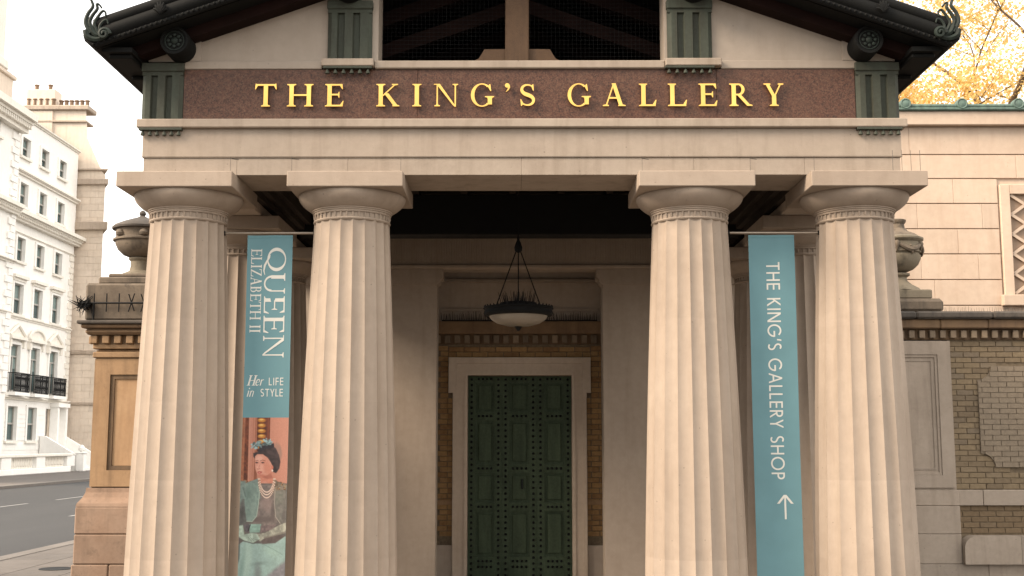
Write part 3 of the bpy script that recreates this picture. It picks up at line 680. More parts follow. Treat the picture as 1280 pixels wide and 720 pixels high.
bx('door_handle', 'stud', door, 0.02, 0.05, DY - 0.03, DY - 0.0005, 1.28, 1.42, 0.006)

# --- thin bird wires along the architrave and on the capitals
wires = MB()
wires.tube([(-3.38, -0.03, 4.46), (3.38, -0.03, 4.46)], 0.0018, 4)
for x in (-3.50, -2.56, -2.02, -1.06, 1.06, 2.01, 2.57, 3.26, 3.34, 3.42, 3.50):
    wires.tube([(x, -0.12, 4.30), (x, -0.12, 4.44 + (0.05 if x > 3.2 else 0))], 0.0022 if x > 3.2 else 0.0015, 4)
for x in (-2.02, 2.01, 1.06, -2.55):
    wires.tube([(x, -0.12, 4.42), (x + 0.06, -0.10, 4.415)], 0.0028, 4)
wires.build('bird_wire', 'wire', P)

# ------------------------------------------------------------------ hanging lamp
L = empty('hanging_lamp', 'dark metal bowl lamp with opal glass hanging from rods before the green door', 'lamp', (-0.024, 2.7, 3.37))
MB().lathe([(0.325, -0.045), (0.30, -0.085), (0.24, -0.125), (0.14, -0.152), (0.05, -0.162), (0.005, -0.163)][::-1], 48).build('bowl', 'lamp_glass', L, 40)
MB().lathe([(0.30, -0.05), (0.365, -0.045), (0.385, -0.02), (0.375, 0.02), (0.39, 0.035), (0.385, 0.05), (0.30, 0.055)], 48).build('ring', 'black', L, 40)
rk = MB()
for k in range(40):
    a = 2 * math.pi * k / 40; rr = 0.375
    rk.tube([(rr * math.cos(a), rr * math.sin(a), 0.05), (rr * 1.01 * math.cos(a), rr * 1.01 * math.sin(a), 0.068)], [0.010, 0.005], 5)
stuff(rk.build('cresting', 'black', L))
for k in range(3):
    a = R(90 + 120 * k + 180)
    MB().tube([(0.30 * math.cos(a), 0.30 * math.sin(a), 0.05), (0.02 * math.cos(a), 0.02 * math.sin(a), 0.70)], 0.0075, 6).build('rod', 'black', L)
MB().lathe([(0.012, -0.21), (0.022, -0.195), (0.035, -0.175), (0.045, -0.163), (0.01, -0.158)], 16).build('finial', 'black', L, 40)
MB().lathe([(0.01, 0.66), (0.04, 0.68), (0.045, 0.72), (0.03, 0.77), (0.015, 0.80), (0.012, 0.84)], 16).build('hub', 'black', L, 40)
MB().tube([(0, 0, 0.83), (0, 0, 1.58)], 0.009, 6).build('chain', 'black', L)
tf = MB()
for k in range(90):
    a = random.uniform(0, 6.28); r_ = random.uniform(0.02, 0.20); q = random.uniform(0.10, 0.2)
    tf.tube([(r_ * math.cos(a), r_ * math.sin(a), 0.055), (r_ * 1.25 * math.cos(a), r_ * 1.25 * math.sin(a), 0.05 + q)], [0.004, 0.0015], 4)
tf.lathe([(0.24, 0.055), (0.2, 0.10), (0.05, 0.11)], 20)
stuff(tf.build('bird_spikes', 'black', L))

# ------------------------------------------------------------------ banners
def wave(x, z): return 0.010 * math.sin(z * 2.1 + x * 1.5) + 0.006 * math.sin(x * 11 + z * 0.9) + 0.003 * math.sin(x * 23 - z * 1.7) * max(0, min(1, (z - 2.2)))
def banner_sheet(x0, x1, z0, z1, y, nx=10, nz=90, th=0.003):
    vs = []; fs = []
    for side in (0, 1):
        for j in range(nz + 1):
            for i in range(nx + 1):
                x = x0 + (x1 - x0) * i / nx; z = z0 + (z1 - z0) * j / nz
                vs.append((x, y + wave(x, z) + side * th, z))
    n = (nx + 1) * (nz + 1)
    for j in range(nz):
        for i in range(nx):
            a = j * (nx + 1) + i; fs.append((a, a + 1, a + nx + 2, a + nx + 1)); fs.append((a + n, a + n + nx + 1, a + n + nx + 2, a + n + 1))
    for j in range(nz):
        for i in (0, nx):
            a = j * (nx + 1) + i; fs.append((a, a + nx + 1, a + n + nx + 1, a + n))
    return MB().add(vs, fs)
def printed(polys, f, y, name='lettering'):
    """flat print: each polygon a thin film just in front of the cloth; f maps glyph units to x, z"""
    m = MB()
    for i, p in enumerate(polys):
        q = [f(a, b) for a, b in p]
        # split long outlines so the print follows the cloth
        v = [(x, y + wave(x, z) - 0.0016 - 0.00012 * (i % 9), z) for x, z in q]
        m.add(v, [tuple(range(len(v)))])
    return m
def arc(cx, cy, rx, ry, a0, a1, n=16): return [(cx + rx * math.cos(R(a0 + (a1 - a0) * i / n)), cy + ry * math.sin(R(a0 + (a1 - a0) * i / n))) for i in range(n + 1)]
SW = 0.12
def sans(ch):
    l = lambda *p: stroke(list(p), SW)
    if ch == 'T': return 0.62, [l((0.31, 0), (0.31, 0.95)), rect(0, 1 - SW, 0.62, 1)]
    if ch == 'H': return 0.74, [rect(0.03, 0, 0.03 + SW, 1), rect(0.71 - SW, 0, 0.71, 1), rect(0.1, 0.47, 0.65, 0.47 + SW)]
    if ch == 'E': return 0.54, [rect(0.03, 0, 0.03 + SW, 1)] + [rect(0.1, q, 0.52, q + SW) for q in (0, 0.46, 1 - SW)]
    if ch == 'F': return 0.50, [rect(0.03, 0, 0.03 + SW, 1)] + [rect(0.1, q, 0.48, q + SW) for q in (0.44, 1 - SW)]
    if ch == 'L': return 0.48, [rect(0.03, 0, 0.03 + SW, 1), rect(0.1, 0, 0.47, SW)]
    if ch == 'I': return 0.20, [rect(0.05, 0, 0.05 + SW, 1)]
    if ch == 'K': return 0.66, [rect(0.03, 0, 0.03 + SW, 1), diag(0.10, 0.42, 0.55, 1.0, 0.14), diag(0.60, 0.0, 0.24, 0.56, 0.14)]
    if ch == 'N': return 0.80, [rect(0.03, 0, 0.03 + SW, 1), rect(0.77 - SW, 0, 0.77, 1), diag(0.70, 0, 0.10, 1, 0.14)]
    if ch == 'A': return 0.78, [diag(0.06, 0, 0.39, 1, 0.115), diag(0.72, 0, 0.39, 1, 0.115), rect(0.18, 0.28, 0.60, 0.28 + SW)]
    if ch == 'Y': return 0.64, [rect(0.27, 0, 0.27 + SW, 0.46), diag(0.32, 0.42, 0.06, 1, 0.12), diag(0.32, 0.42, 0.58, 1, 0.12)]
    if ch == 'O': return 1.04, ring2(0.52, 0.5, 0.50, 0.52, SW, SW)
    if ch == 'P': return 0.56, [rect(0.03, 0, 0.03 + SW, 1), ring(0.27, 0.72, 0.27, 0.28, SW, SW, -90, 90), rect(0.1, 0.44, 0.28, 0.44 + SW), rect(0.1, 1 - SW, 0.28, 1)]
    if ch == 'R': return 0.60, [rect(0.03, 0, 0.03 + SW, 1), ring(0.27, 0.73, 0.27, 0.27, SW, SW, -90, 90), rect(0.1, 0.46, 0.28, 0.46 + SW), rect(0.1, 1 - SW, 0.28, 1), diag(0.54, 0, 0.24, 0.5, 0.13)]
    if ch == 'G': return 1.00, [ring(0.5, 0.5, 0.49, 0.52, SW, SW, 42, 358, 36), rect(0.52, 0.43, 0.97, 0.43 + SW)]
    if ch == 'S': return 0.56, [stroke(s_path(0.54), SW)]
    if ch == "'": return 0.20, [diag(0.06, 0.68, 0.11, 1.0, 0.10)]
    return 0.34, []
SERW = {'Q': 1.15, 'U': 1.02, 'E': 0.84, 'N': 1.08, 'L': 0.80, 'I': 0.42, 'Z': 0.86, 'A': 0.98, 'B': 0.80, 'T': 0.92, 'H': 1.06, ' ': 0.42, 'S': 0.66}
def set_line(txt, kind, gap):
    x = 0; out = []
    for ch in txt:
        if kind == 'sans': w_, ps = sans(ch)
        else: w_, ps = SERW[ch], glyph(ch, SERW[ch])
        if ps: out.append([[(a + x, b) for a, b in p] for p in ps])
        x += w_ + gap
    return out, x - gap
BY = 0.345
# left banner
TK, TN = 0.165, 0.055
LB = empty('banner', 'teal banner reading QUEEN ELIZABETH II above a picture of a seated woman', 'banner', (0, 0, 0), 'banners hung between the front columns')
banner_sheet(-2.495, -2.082, 0.55, 3.815, BY).build('cloth', 'fabric', LB, 60)
def rod(par, s):
    MB().tube([(min(s * 1.88, s * 2.72), BY - 0.01, 3.835), (max(s * 1.88, s * 2.72), BY - 0.01, 3.835)], 0.012, 8).build('rod', 'steel', par, 50)
    for x in (1.885, 2.71): MB().lathe([(0.012, -0.012), (0.022, -0.008), (0.022, 0.008), (0.012, 0.012)], 12, (s * x, BY - 0.01, 3.835), 'x').build('rod_end', 'black', par, 40)
    MB().tube([(min(s * 1.95, s * 2.62), BY - 0.01, 0.56), (max(s * 1.95, s * 2.62), BY - 0.01, 0.56)], 0.012, 8).build('rod', 'steel', par, 50)
rod(LB, -1)
def hem(par, x0, x1):
    m = MB()
    for z in (3.790, 0.60): m.tube([(x0 + (x1 - x0) * i / 10, BY + wave(x0 + (x1 - x0) * i / 10, z) - 0.0006, z) for i in range(11)], 0.0016, 4)
    m.build('hem', 'fabric', par)
def vertical(txt, kind, gap, base_x, cap, z_top, z_bot):
    """text that reads downwards; the letters' tops point right"""
    ps, W_ = set_line(txt, kind, gap); k = (z_top - z_bot) / W_
    return ps, (lambda a, b: (base_x + b * cap, z_top - a * k))
def letters(par, ps, f):
    for p in ps: printed(p, f, BY).build('letter', 'white_print', par)
hem(LB, -2.495, -2.082)
# lettering positions on the cloth (metres)
ps, f = vertical('QUEEN', 'serif', 0.10, -2.332, 0.190, 3.70, 2.70); letters(LB, ps, f)
ps, f = vertical('ELIZABETH II', 'serif', 0.06, -2.458, 0.098, 3.69, 2.925); letters(LB, ps, f)
def flat(par, ps, x, z, h, kx=1.0, sk=0.0): letters(par, ps, lambda a, b: (x + (a * kx + b * sk) * h, z + b * h))
ps, W_ = set_line('LIFE', 'sans', 0.16); flat(LB, ps, -2.273, 2.452, 0.068, 0.135 / (W_ * 0.068))
ps, W_ = set_line('STYLE', 'sans', 0.12); flat(LB, ps, -2.345, 2.352, 0.068, 0.205 / (W_ * 0.068))
def low(ch):
    if ch == 'e': return 0.42, [stroke(arc(0.21, 0.30, 0.18, 0.29, 10, 320, 18), [0.05 + 0.07 * abs(math.sin(i / 18 * 3.1)) for i in range(19)]), stroke([(0.05, 0.28), (0.39, 0.36)], 0.04)]
    if ch == 'r': return 0.36, [stroke([(0.1, 0), (0.1, 0.58)], 0.11), stroke([(0.1, 0.36), (0.2, 0.55), (0.34, 0.56)], [0.03, 0.06, 0.08])]
    if ch == 'i': return 0.22, [stroke([(0.1, 0), (0.1, 0.58)], 0.11), rect(0.05, 0.74, 0.15, 0.86), rect(0.0, 0.54, 0.1, 0.58)]
    if ch == 'n': return 0.48, [stroke([(0.1, 0), (0.1, 0.58)], 0.11), stroke([(0.1, 0.38), (0.24, 0.57), (0.38, 0.50), (0.38, 0.0)], [0.03, 0.06, 0.085, 0.085])]
    return 0.85, glyph('H', 0.88)
def italic(txt, x, z, h):
    out = []; q = 0
    for ch in txt: w_, p_ = low(ch); out.append([[(a + q, b) for a, b in pp] for pp in p_]); q += w_ + 0.03
    flat(LB, out, x, z, h, 0.92, 0.25)
italic('Her', -2.470, 2.450, 0.092)
italic('in', -2.470, 2.350, 0.092)

# printed picture: painted into a colour attribute of a fine grid
def paint():
    W_, H_ = 132, 440
    ys, xs_ = np.mgrid[0:H_, 0:W_]; v = (ys + 0.5) / H_; u = (xs_ + 0.5) / W_
    # picture units: Y runs 522..742 downwards, X starts at a left edge that leans a little
    Y = 522 + v * 220; X = 303 - 0.0253 * (Y - 522) + u * 58.4
    img = np.zeros((H_, W_, 3)); rng = np.random.default_rng(3)
    S = lambda c: np.array(c) / 255.0
    A = lambda pts: [(296 + a / 7.2, 520 + b / 7.2) for a, b in pts]
    B = lambda pts: [(294 + a / 6.545, 610 + b / 6.545) for a, b in pts]
    def vnoise(sx, sy, seed):
        r = np.random.default_rng(seed); gx, gy = int(72 / sx) + 4, int(226 / sy) + 4; g = r.random((gy, gx))
        fx, fy = (X - 296) / sx, (Y - 522) / sy; x0 = np.clip(fx.astype(int), 0, gx - 2); y0 = np.clip(fy.astype(int), 0, gy - 2)
        tx, ty = fx - x0, fy - y0; tx = tx * tx * (3 - 2 * tx); ty = ty * ty * (3 - 2 * ty)
        return (g[y0, x0] * (1 - tx) + g[y0, x0 + 1] * tx) * (1 - ty) + (g[y0 + 1, x0] * (1 - tx) + g[y0 + 1, x0 + 1] * tx) * ty
    def soft(d, w_=1.2): 
        t = np.clip(0.5 - d / w_, 0, 1); return (t * t * (3 - 2 * t))[..., None]
    def put(mask, c): nonlocal img; img = img * (1 - mask) + S(c) * mask
    def ell(c, rx, ry, rot=0):
        a = R(rot); dx, dy = X - c[0], Y - c[1]; p, q = dx * math.cos(a) + dy * math.sin(a), -dx * math.sin(a) + dy * math.cos(a)
        return (np.sqrt((p / rx) ** 2 + (q / ry) ** 2) - 1) * min(rx, ry)
    def dist(pts, closed):
        d = np.full(X.shape, 1e9); ins = np.zeros(X.shape, bool); n = len(pts)
        for i in range(n if closed else n - 1):
            (x0, y0), (x1, y1) = pts[i], pts[(i + 1) % n]; ex, ey = x1 - x0, y1 - y0
            t = np.clip(((X - x0) * ex + (Y - y0) * ey) / (ex * ex + ey * ey + 1e-9), 0, 1)
            d = np.minimum(d, np.hypot(X - x0 - t * ex, Y - y0 - t * ey))
            if closed: ins ^= ((y0 > Y) != (y1 > Y)) & (X < (x1 - x0) * (Y - y0) / (y1 - y0 + 1e-9) + x0)
        return np.where(ins, -d, d)
    def poly(pts, c, s_=1.2, k=1.0, tex=0.0, seed=1):
        m = soft(dist(pts, True), s_) * k
        cc = S(c) * (1 + tex * (vnoise(2.2, 2.6, seed) - 0.5)[..., None] + tex * 0.8 * (vnoise(6, 9, seed + 9) - 0.5)[..., None])
        nonlocal img; img = img * (1 - m) + cc * m
    def line(pts, w_, c, s_=0.8, k=1.0): put(soft(dist(pts, False) - w_ / 2, s_) * k, c)
    def blob(c, rx, ry, col, s_=2, k=1.0, rot=0): put(soft(ell(c, rx, ry, rot), s_) * k, col)
    a1 = lambda x, y: A([(x, y)])[0]
    b1 = lambda x, y: B([(x, y)])[0]
    img[:] = S((208, 143, 114)); put((np.clip((X - 335) / 30, 0, 1) * 0.7)[..., None], (216, 156, 130))
    poly(A([(20, 0), (72, 0), (66, 640), (10, 640)]), (178, 110, 70), 1.0, 1, 0.2); poly(A([(76, 0), (108, 0), (98, 640), (62, 640)]), (116, 58, 30), 1.0, 1, 0.4, 4)
    line(A([(118, 0), (106, 640)]), 0.6, (226, 164, 126)); line(A([(172, 0), (160, 600)]), 1.6, (178, 108, 72), 1.5); line(A([(150, 0), (138, 600)]), 0.8, (190, 122, 88), 1.2)
    poly(A([(182, 0), (300, 0), (294, 320), (176, 320)]), (112, 52, 28), 0.8, 1, 0.4, 6); line(A([(284, 0), (278, 300)]), 2.0, (142, 72, 40), 1.5)
    for k in range(6):
        y = 40 + k * 48; blob(a1(222, y), 5.0, 2.6, (206, 136, 38), 1.6); blob(a1(218, y - 6), 2.8, 1.1, (250, 204, 96), 1.2); line(A([(192, y + 24), (256, y + 24)]), 0.9, (92, 42, 16), 1.0)
    poly(A([(162, 320), (186, 320), (180, 600), (152, 600)]), (158, 92, 62), 1.6)
    # chair back
    for k in range(16):
        x, y = rng.uniform(40, 130), rng.uniform(575, 625); blob(a1(x, y), rng.uniform(0.8, 1.8), rng.uniform(0.8, 1.4), tuple(rng.uniform(0.7, 1.2) * np.array((158, 110, 74))), 1.0)
    # veil and hair
    blob(a1(368, 318), 5.4, 10.5, (150, 128, 112), 3, 0.55, -8); blob(a1(384, 350), 3.0, 7.5, (168, 140, 120), 2, 0.4)
    poly(A([(148, 336), (190, 322), (250, 296), (318, 268), (352, 292), (380, 350), (394, 412), (384, 470), (354, 512), (324, 498), (322, 452), (300, 408), (272, 372), (232, 344), (182, 346), (162, 384), (150, 366)]), (66, 54, 54), 1.6, 1, 0.4, 11)
    blob(a1(300, 330), 6, 2.2, (92, 78, 78), 2.4, 0.6, 30); blob(a1(360, 430), 2.0, 5, (86, 70, 68), 2.2, 0.5, -12); blob(a1(345, 490), 3, 2.4, (36, 26, 28), 2, 0.7)
    poly(A([(188, 318), (212, 268), (334, 246), (336, 282), (262, 298), (206, 326)]), (48, 46, 54), 1.2, 1, 0.3, 12)
    # neck
    poly(A([(214, 540), (308, 500), (334, 560), (336, 620), (290, 660), (236, 650), (214, 590)]), (218, 142, 112), 1.2, 1, 0.06)
    poly(A([(226, 548), (308, 512), (328, 560), (270, 566)]), (170, 100, 78), 2.2, 0.7); blob(a1(250, 610), 4, 4, (234, 166, 138), 3, 0.6)
    # face
    poly(A([(165, 362), (186, 344), (236, 348), (276, 378), (306, 420), (324, 458), (312, 500), (276, 530), (228, 547), (200, 542), (182, 516), (168, 476), (163, 420)]), (226, 162, 134), 1.1)
    blob(a1(200, 385), 4.5, 3.6, (242, 192, 166), 4, 0.75); blob(a1(212, 470), 5, 5, (240, 182, 154), 5, 0.75); blob(a1(278, 470), 5, 7.5, (214, 136, 106), 5, 0.65, -20); blob(a1(262, 400), 4, 4, (216, 144, 114), 4, 0.5); blob(a1(228, 536), 4.5, 1.6, (196, 106, 80), 2, 0.6)
    line(A([(170, 404), (184, 399), (194, 404)]), 0.55, (112, 62, 50), 0.8, 0.9); line(A([(212, 404), (232, 396), (256, 404)]), 0.6, (112, 62, 50), 0.8, 0.9)
    for x0 in (180, 234):
        blob(a1(x0, 421), 1.9, 0.95, (176, 104, 86), 1.2, 0.8); line(A([(x0 - 12, 420), (x0, 415), (x0 + 13, 421)]), 0.6, (66, 40, 40), 0.7); blob(a1(x0 - 1, 421), 0.75, 0.6, (58, 44, 52), 0.7)
    line(A([(200, 420), (190, 452), (184, 468)]), 0.7, (246, 186, 160), 1.0, 0.8); line(A([(204, 440), (200, 466)]), 0.7, (196, 110, 86), 1.2, 0.7); line(A([(184, 474), (194, 478), (206, 472)]), 0.55, (158, 80, 62), 0.8)
    line(A([(190, 504), (200, 500), (224, 503)]), 0.95, (164, 48, 50), 0.8); line(A([(192, 512), (206, 516), (220, 510)]), 0.9, (204, 84, 78), 0.9); line(A([(196, 526), (214, 527)]), 0.7, (190, 104, 80), 1.2, 0.6)
    blob(a1(320, 462), 1.3, 2.4, (220, 130, 100), 1.0); blob(a1(321, 490), 1.0, 1.3, (248, 238, 222), 0.8)
    # hat blossoms
    for k in range(60):
        c = [(162, 268, 30), (255, 236, 34), (205, 250, 26), (296, 240, 20)][k % 4]; a = rng.uniform(0, 6.28); r_ = c[2] * math.sqrt(rng.random())
        tone = rng.choice([0.62, 0.85, 1.0, 1.18, 1.32]); blob(a1(c[0] + r_ * math.cos(a), c[1] + r_ * math.sin(a) * 0.95), rng.uniform(1.3, 2.7), rng.uniform(0.8, 1.6), tuple(np.clip(np.array((122, 164, 166)) * tone, 0, 255)), 0.9, 0.9, rng.uniform(-80, 80))
    line(A([(206, 280), (214, 300)]), 1.6, (44, 42, 50), 1.2)
    # figure ground, so no wall shows between the sleeves
    poly(B([(-10, -40), (470, -40), (470, 470), (-10, 470)]), (108, 106, 100), 1.6, 1, 0.15, 20)
    # dress
    poly(B([(150, -30), (340, -30), (345, 275), (300, 300), (120, 300), (150, 250), (195, 130)]), (132, 126, 118), 1.4, 1, 0.2, 21)
    blob(b1(262, 120), 7, 9, (166, 148, 138), 8, 0.6); blob(b1(235, 250), 14, 4, (100, 92, 86), 5, 0.6); blob(b1(310, 190), 2.4, 10, (98, 92, 86), 3, 0.6)
    # sleeve, jacket fronts
    poly(B([(0, 10), (90, -20), (86, 60), (84, 150), (98, 272), (56, 300), (0, 290)]), (104, 114, 108), 1.4, 1, 0.25, 22); poly(B([(0, -60), (90, -60), (84, 40), (60, 90), (44, 130), (0, 140)]), (124, 156, 146), 3.0, 1, 0.15, 23); blob(b1(64, 200), 2.0, 10, (72, 72, 70), 3, 0.6)
    poly(A([(0, 660), (40, 626), (92, 598), (190, 560), (206, 604), (216, 740), (0, 740)]), (126, 158, 148), 1.2, 1, 0.15, 24)
    poly(B([(84, -40), (204, -40), (200, 60), (194, 130), (180, 222), (142, 268), (98, 262), (86, 170), (80, 110)]), (126, 162, 150), 1.2, 1, 0.15, 25)
    blob(b1(110, 40), 2.4, 8, (92, 128, 118), 5, 0.6, 10); blob(b1(150, 170), 3.5, 8, (150, 186, 172), 5, 0.6); line(B([(203, -30), (198, 60), (192, 130), (178, 222), (142, 266), (98, 262)]), 0.9, (176, 206, 186), 0.9)
    line(A([(60, 640), (84, 720)]), 1.2, (82, 110, 104), 2.0, 0.7)
    poly(A([(330, 556), (372, 588), (446, 612), (500, 660), (500, 740), (338, 740)]), (132, 126, 108), 1.2, 1, 0.3, 26)
    for k in range(46):
        x, y = rng.uniform(348, 446), rng.uniform(592, 668); blob(a1(x, y), rng.uniform(0.4, 1.1), rng.uniform(0.4, 1.0), tuple(rng.uniform(0.6, 1.25) * np.array(random.Random(k).choice([(176, 128, 74), (120, 90, 60), (150, 150, 120)]))), 0.8, 0.9)
    poly(B([(326, 20), (460, 10), (460, 276), (372, 282), (332, 230), (322, 120)]), (124, 128, 118), 1.2, 1, 0.2, 27); poly(B([(330, 30), (400, 24), (388, 120), (330, 130)]), (132, 142, 126), 5, 0.7, 0.2, 28); blob(b1(402, 220), 2.5, 8, (92, 90, 86), 4, 0.6)
    line(B([(328, 10), (323, 120), (334, 230), (370, 280)]), 0.8, (178, 178, 160), 0.9)
    # sash and waist
    poly(B([(118, 286), (216, 286), (204, 352), (124, 356)]), (140, 192, 174), 1.4, 1, 0.2, 31); poly(B([(72, 292), (122, 288), (114, 352), (84, 340)]), (96, 96, 100), 1.4, 1, 0.4, 32); line(B([(128, 292), (112, 340)]), 1.2, (52, 48, 52), 1.4); poly(B([(212, 300), (344, 286), (304, 336), (210, 354)]), (128, 116, 112), 1.4, 1, 0.3, 33)
    # skirt
    poly(B([(20, 470), (44, 442), (70, 424), (150, 440), (230, 442), (330, 436), (410, 384), (470, 380), (470, 900), (0, 900)]), (152, 198, 188), 1.4, 1, 0.08, 35)
    blob(b1(100, 560), 6, 22, (176, 222, 204), 8, 0.7, 6); blob(b1(60, 640), 2.5, 20, (112, 160, 150), 5, 0.6, 8); blob(b1(200, 600), 8, 2.0, (116, 150, 142), 4, 0.7, -6); blob(b1(190, 690), 4.0, 12, (118, 134, 132), 6, 0.75); blob(b1(300, 500), 10, 6, (168, 218, 200), 7, 0.6, 20)
    line(B([(236, 448), (320, 490), (390, 530)]), 0.6, (116, 166, 154), 1.6, 0.8); poly(B([(230, 730), (330, 640), (412, 580), (470, 560), (470, 900), (200, 900)]), (136, 136, 142), 6, 0.85, 0.2, 36); poly(B([(20, 470), (46, 440), (42, 560), (20, 640)]), (76, 92, 90), 2.5, 0.8)
    # gloves and forearms
    poly(B([(222, 400), (380, 372), (404, 386), (330, 436), (226, 446)]), (104, 96, 90), 2.0, 1, 0.2, 37)
    poly(B([(440, 268), (440, 350), (330, 378), (244, 398), (206, 424), (176, 396), (184, 364), (250, 356), (330, 312), (380, 286)]), (178, 190, 168), 1.4, 1, 0.3, 38); line(B([(420, 346), (330, 374), (244, 394)]), 1.6, (128, 124, 110), 2.2, 0.7)
    poly(B([(10, 304), (70, 292), (82, 368), (140, 356), (182, 362), (206, 404), (152, 436), (84, 420), (50, 398), (10, 372)]), (168, 204, 184), 1.4, 1, 0.2, 39)
    for k in range(4): line(B([(110 + k * 20, 388 + k * 6), (140 + k * 20, 424 - k * 4)]), 0.55, (112, 138, 124), 0.8, 0.8)
    for k in range(5): line(B([(262 + k * 28, 356 - k * 13), (280 + k * 28, 384 - k * 9)]), 0.7, (142, 146, 128), 1.2, 0.6)
    line(B([(74, 300), (82, 366)]), 1.0, (116, 120, 108), 1.4, 0.8); line(B([(60, 412), (150, 442), (206, 428)]), 0.9, (84, 96, 90), 1.6, 0.8)
    # pearls
    for zb, hw in ((614.6, 8.6), (617.8, 9.6), (621.6, 10.4)):
        pts = [(333.5 - hw * math.cos(math.pi * i / 22) * (1 - 0.12 * math.sin(math.pi * i / 22)), 598.5 + (zb - 598.5) * math.sin(math.pi * i / 22) ** 0.85) for i in range(23)]
        line(pts, 1.5, (176, 140, 110), 0.9, 0.7)
        for p in pts: blob(p, 0.72, 0.72, (246, 232, 208), 0.7)
    img *= 1 + 0.05 * (vnoise(1.0, 1.0, 50) - 0.5)[..., None] + rng.normal(0, 0.02, (H_, W_, 1))
    g_ = img.mean(2, keepdims=True); img = (g_ + (img - g_) * 0.82) * np.array([1.0, 0.945, 0.95]) * 0.95
    return np.clip(img, 0, 1)
img = paint(); H_, W_ = img.shape[:2]
lin = np.where(img <= 0.04045, img / 12.92, ((img + 0.055) / 1.055) ** 2.4) * 0.80
vs = []; x0, x1, z0, z1 = -2.4945, -2.0825, 0.60, 2.163
for j in range(H_):
    for i in range(W_):
        x = x0 + (x1 - x0) * i / (W_ - 1); z = z1 - (z1 - z0) * j / (H_ - 1); vs.append((x, BY + wave(x, z) - 0.0016, z))
fs = [(j * W_ + i, (j + 1) * W_ + i, (j + 1) * W_ + i + 1, j * W_ + i + 1) for j in range(H_ - 1) for i in range(W_ - 1)]
me = bpy.data.meshes.new('printed_picture'); me.from_pydata(vs, [], fs); me.materials.append(M['picture'])
at_ = me.color_attributes.new('print', 'FLOAT_COLOR', 'POINT')
at_.data.foreach_set('color', np.concatenate([lin.reshape(-1, 3), np.ones((H_ * W_, 1))], 1).astype(np.float32).ravel())
me.shade_smooth(); o = link('printed_picture', me, LB); o['label'] = 'printed picture of a seated woman in teal jacket, pearls and hat'
# right banner
RB = empty('banner', 'plain teal banner reading THE KING\'S GALLERY SHOP with an upward arrow', 'banner', (0, 0, 0), 'banners hung between the front columns')
banner_sheet(2.066, 2.481, 0.55, 3.815, BY).build('cloth', 'fabric', RB, 60); rod(RB, 1); hem(RB, 2.066, 2.481)
ps, f = vertical("THE KING'S GALLERY SHOP", 'sans', 0.13, 2.222, 0.118, 3.565, 1.615); letters(RB, ps, f)
ax, az = 2.335, 1.27
arrow = [rect(-0.008, 0, 0.008, 0.20), diag(-0.062, 0.135, 0.0, 0.212, 0.024), diag(0.062, 0.135, 0.0, 0.212, 0.024)]
printed(arrow, lambda a, b: (ax + a, az + b), BY).build('arrow', 'white_print', RB)

# ------------------------------------------------------------------ right flank wall: pilaster, brickwork, cornice
FY = 6.10
F = empty('flank_wall', 'brick garden wall with dentil cornice and notched panel right of the portico', 'wall', (6, 6.1, 0))
F0 = F.location.copy()
def fpart(o): o.location = o.location - F0; return o
def fb(name, mat, par, *a, **k):
    o = bx(name, mat, par, *a, **k)
    if par is F: fpart(o)
    return o
fcore = fpart(MB().box(5.93, 14, FY + 0.012, 6.9, 0.10, 3.36).build('brick_core', 'mortar', F))
PX0, PZ0, PZ1, PR = 6.31, 1.60, 2.985, 0.19     # notched panel: left edge, bottom, top, notch radius
PXI = PX0
def edge(z):
    d = min(PZ1 - z, z - PZ0)
    if d < 0: return None
    return PX0 + (math.sqrt(max(0, PR * PR - d * d)) if d < PR else 0)
def outside(a, b, za, zb):
    zs_ = [za + (zb - za) * i / 4 for i in range(5)]
    e = [edge(z) for z in zs_]; e = [q for q in e if q is not None]
    return bool(e) and a > max(e) - 0.01
lay(fcore, 5.945, 7.62, 1.305, 3.35, FY, 'brick', 1.305, skip=outside)
lay(fcore, 5.965, 7.62, 0.712, 1.085, FY, 'brick_brown', 0.712)
# the panel's own bricks stand proud and are cut to its outline
pcore = MB(); N = 14
ol = [(PX0 + PR * math.sin(R(90 * i / N)), PZ1 - PR * math.cos(R(90 * i / N))) for i in range(N + 1)]
ol = [(PX0 + PR * math.cos(R(90 * i / N)), PZ1 - PR * math.sin(R(90 * i / N))) for i in range(N + 1)]
lo = [(x, PZ0 + PZ1 - z) for x, z in reversed(ol)]
pcore.prism(ol + lo + [(14, PZ0), (14, PZ1)], 'y', FY - 0.014, FY + 0.012)
pc = fpart(pcore.build('notched_panel', 'panel_mortar', F))
z = PZ0; i = 0
while z < PZ1 - 0.02:
    x = 6.142 + (0.114 if i % 2 else 0)
    while x < 7.62:
        za, zb = z + 0.005, min(z + 0.069, PZ1 - 0.004)
        L_ = [(max(x, edge(za + (zb - za) * q / 4) + 0.004), za + (zb - za) * q / 4) for q in range(5)]
        if max(p[0] for p in L_) < x + 0.2175 - 0.02:
            poly = L_[::-1] + [(x + 0.2175, za), (x + 0.2175, zb)]
            dy = random.uniform(-0.002, 0.002)
            MB().prism(poly, 'y', FY - 0.026 + dy, FY - 0.0145).build('brick', 'brick_grey', pc)
        x += 0.2275
    z += 0.0728; i += 1
stuff(fpart(MB().box(7.63, 14, FY + 0.0, FY + 0.0115, 1.30, 3.35).build('brick_field', 'brick', F)))
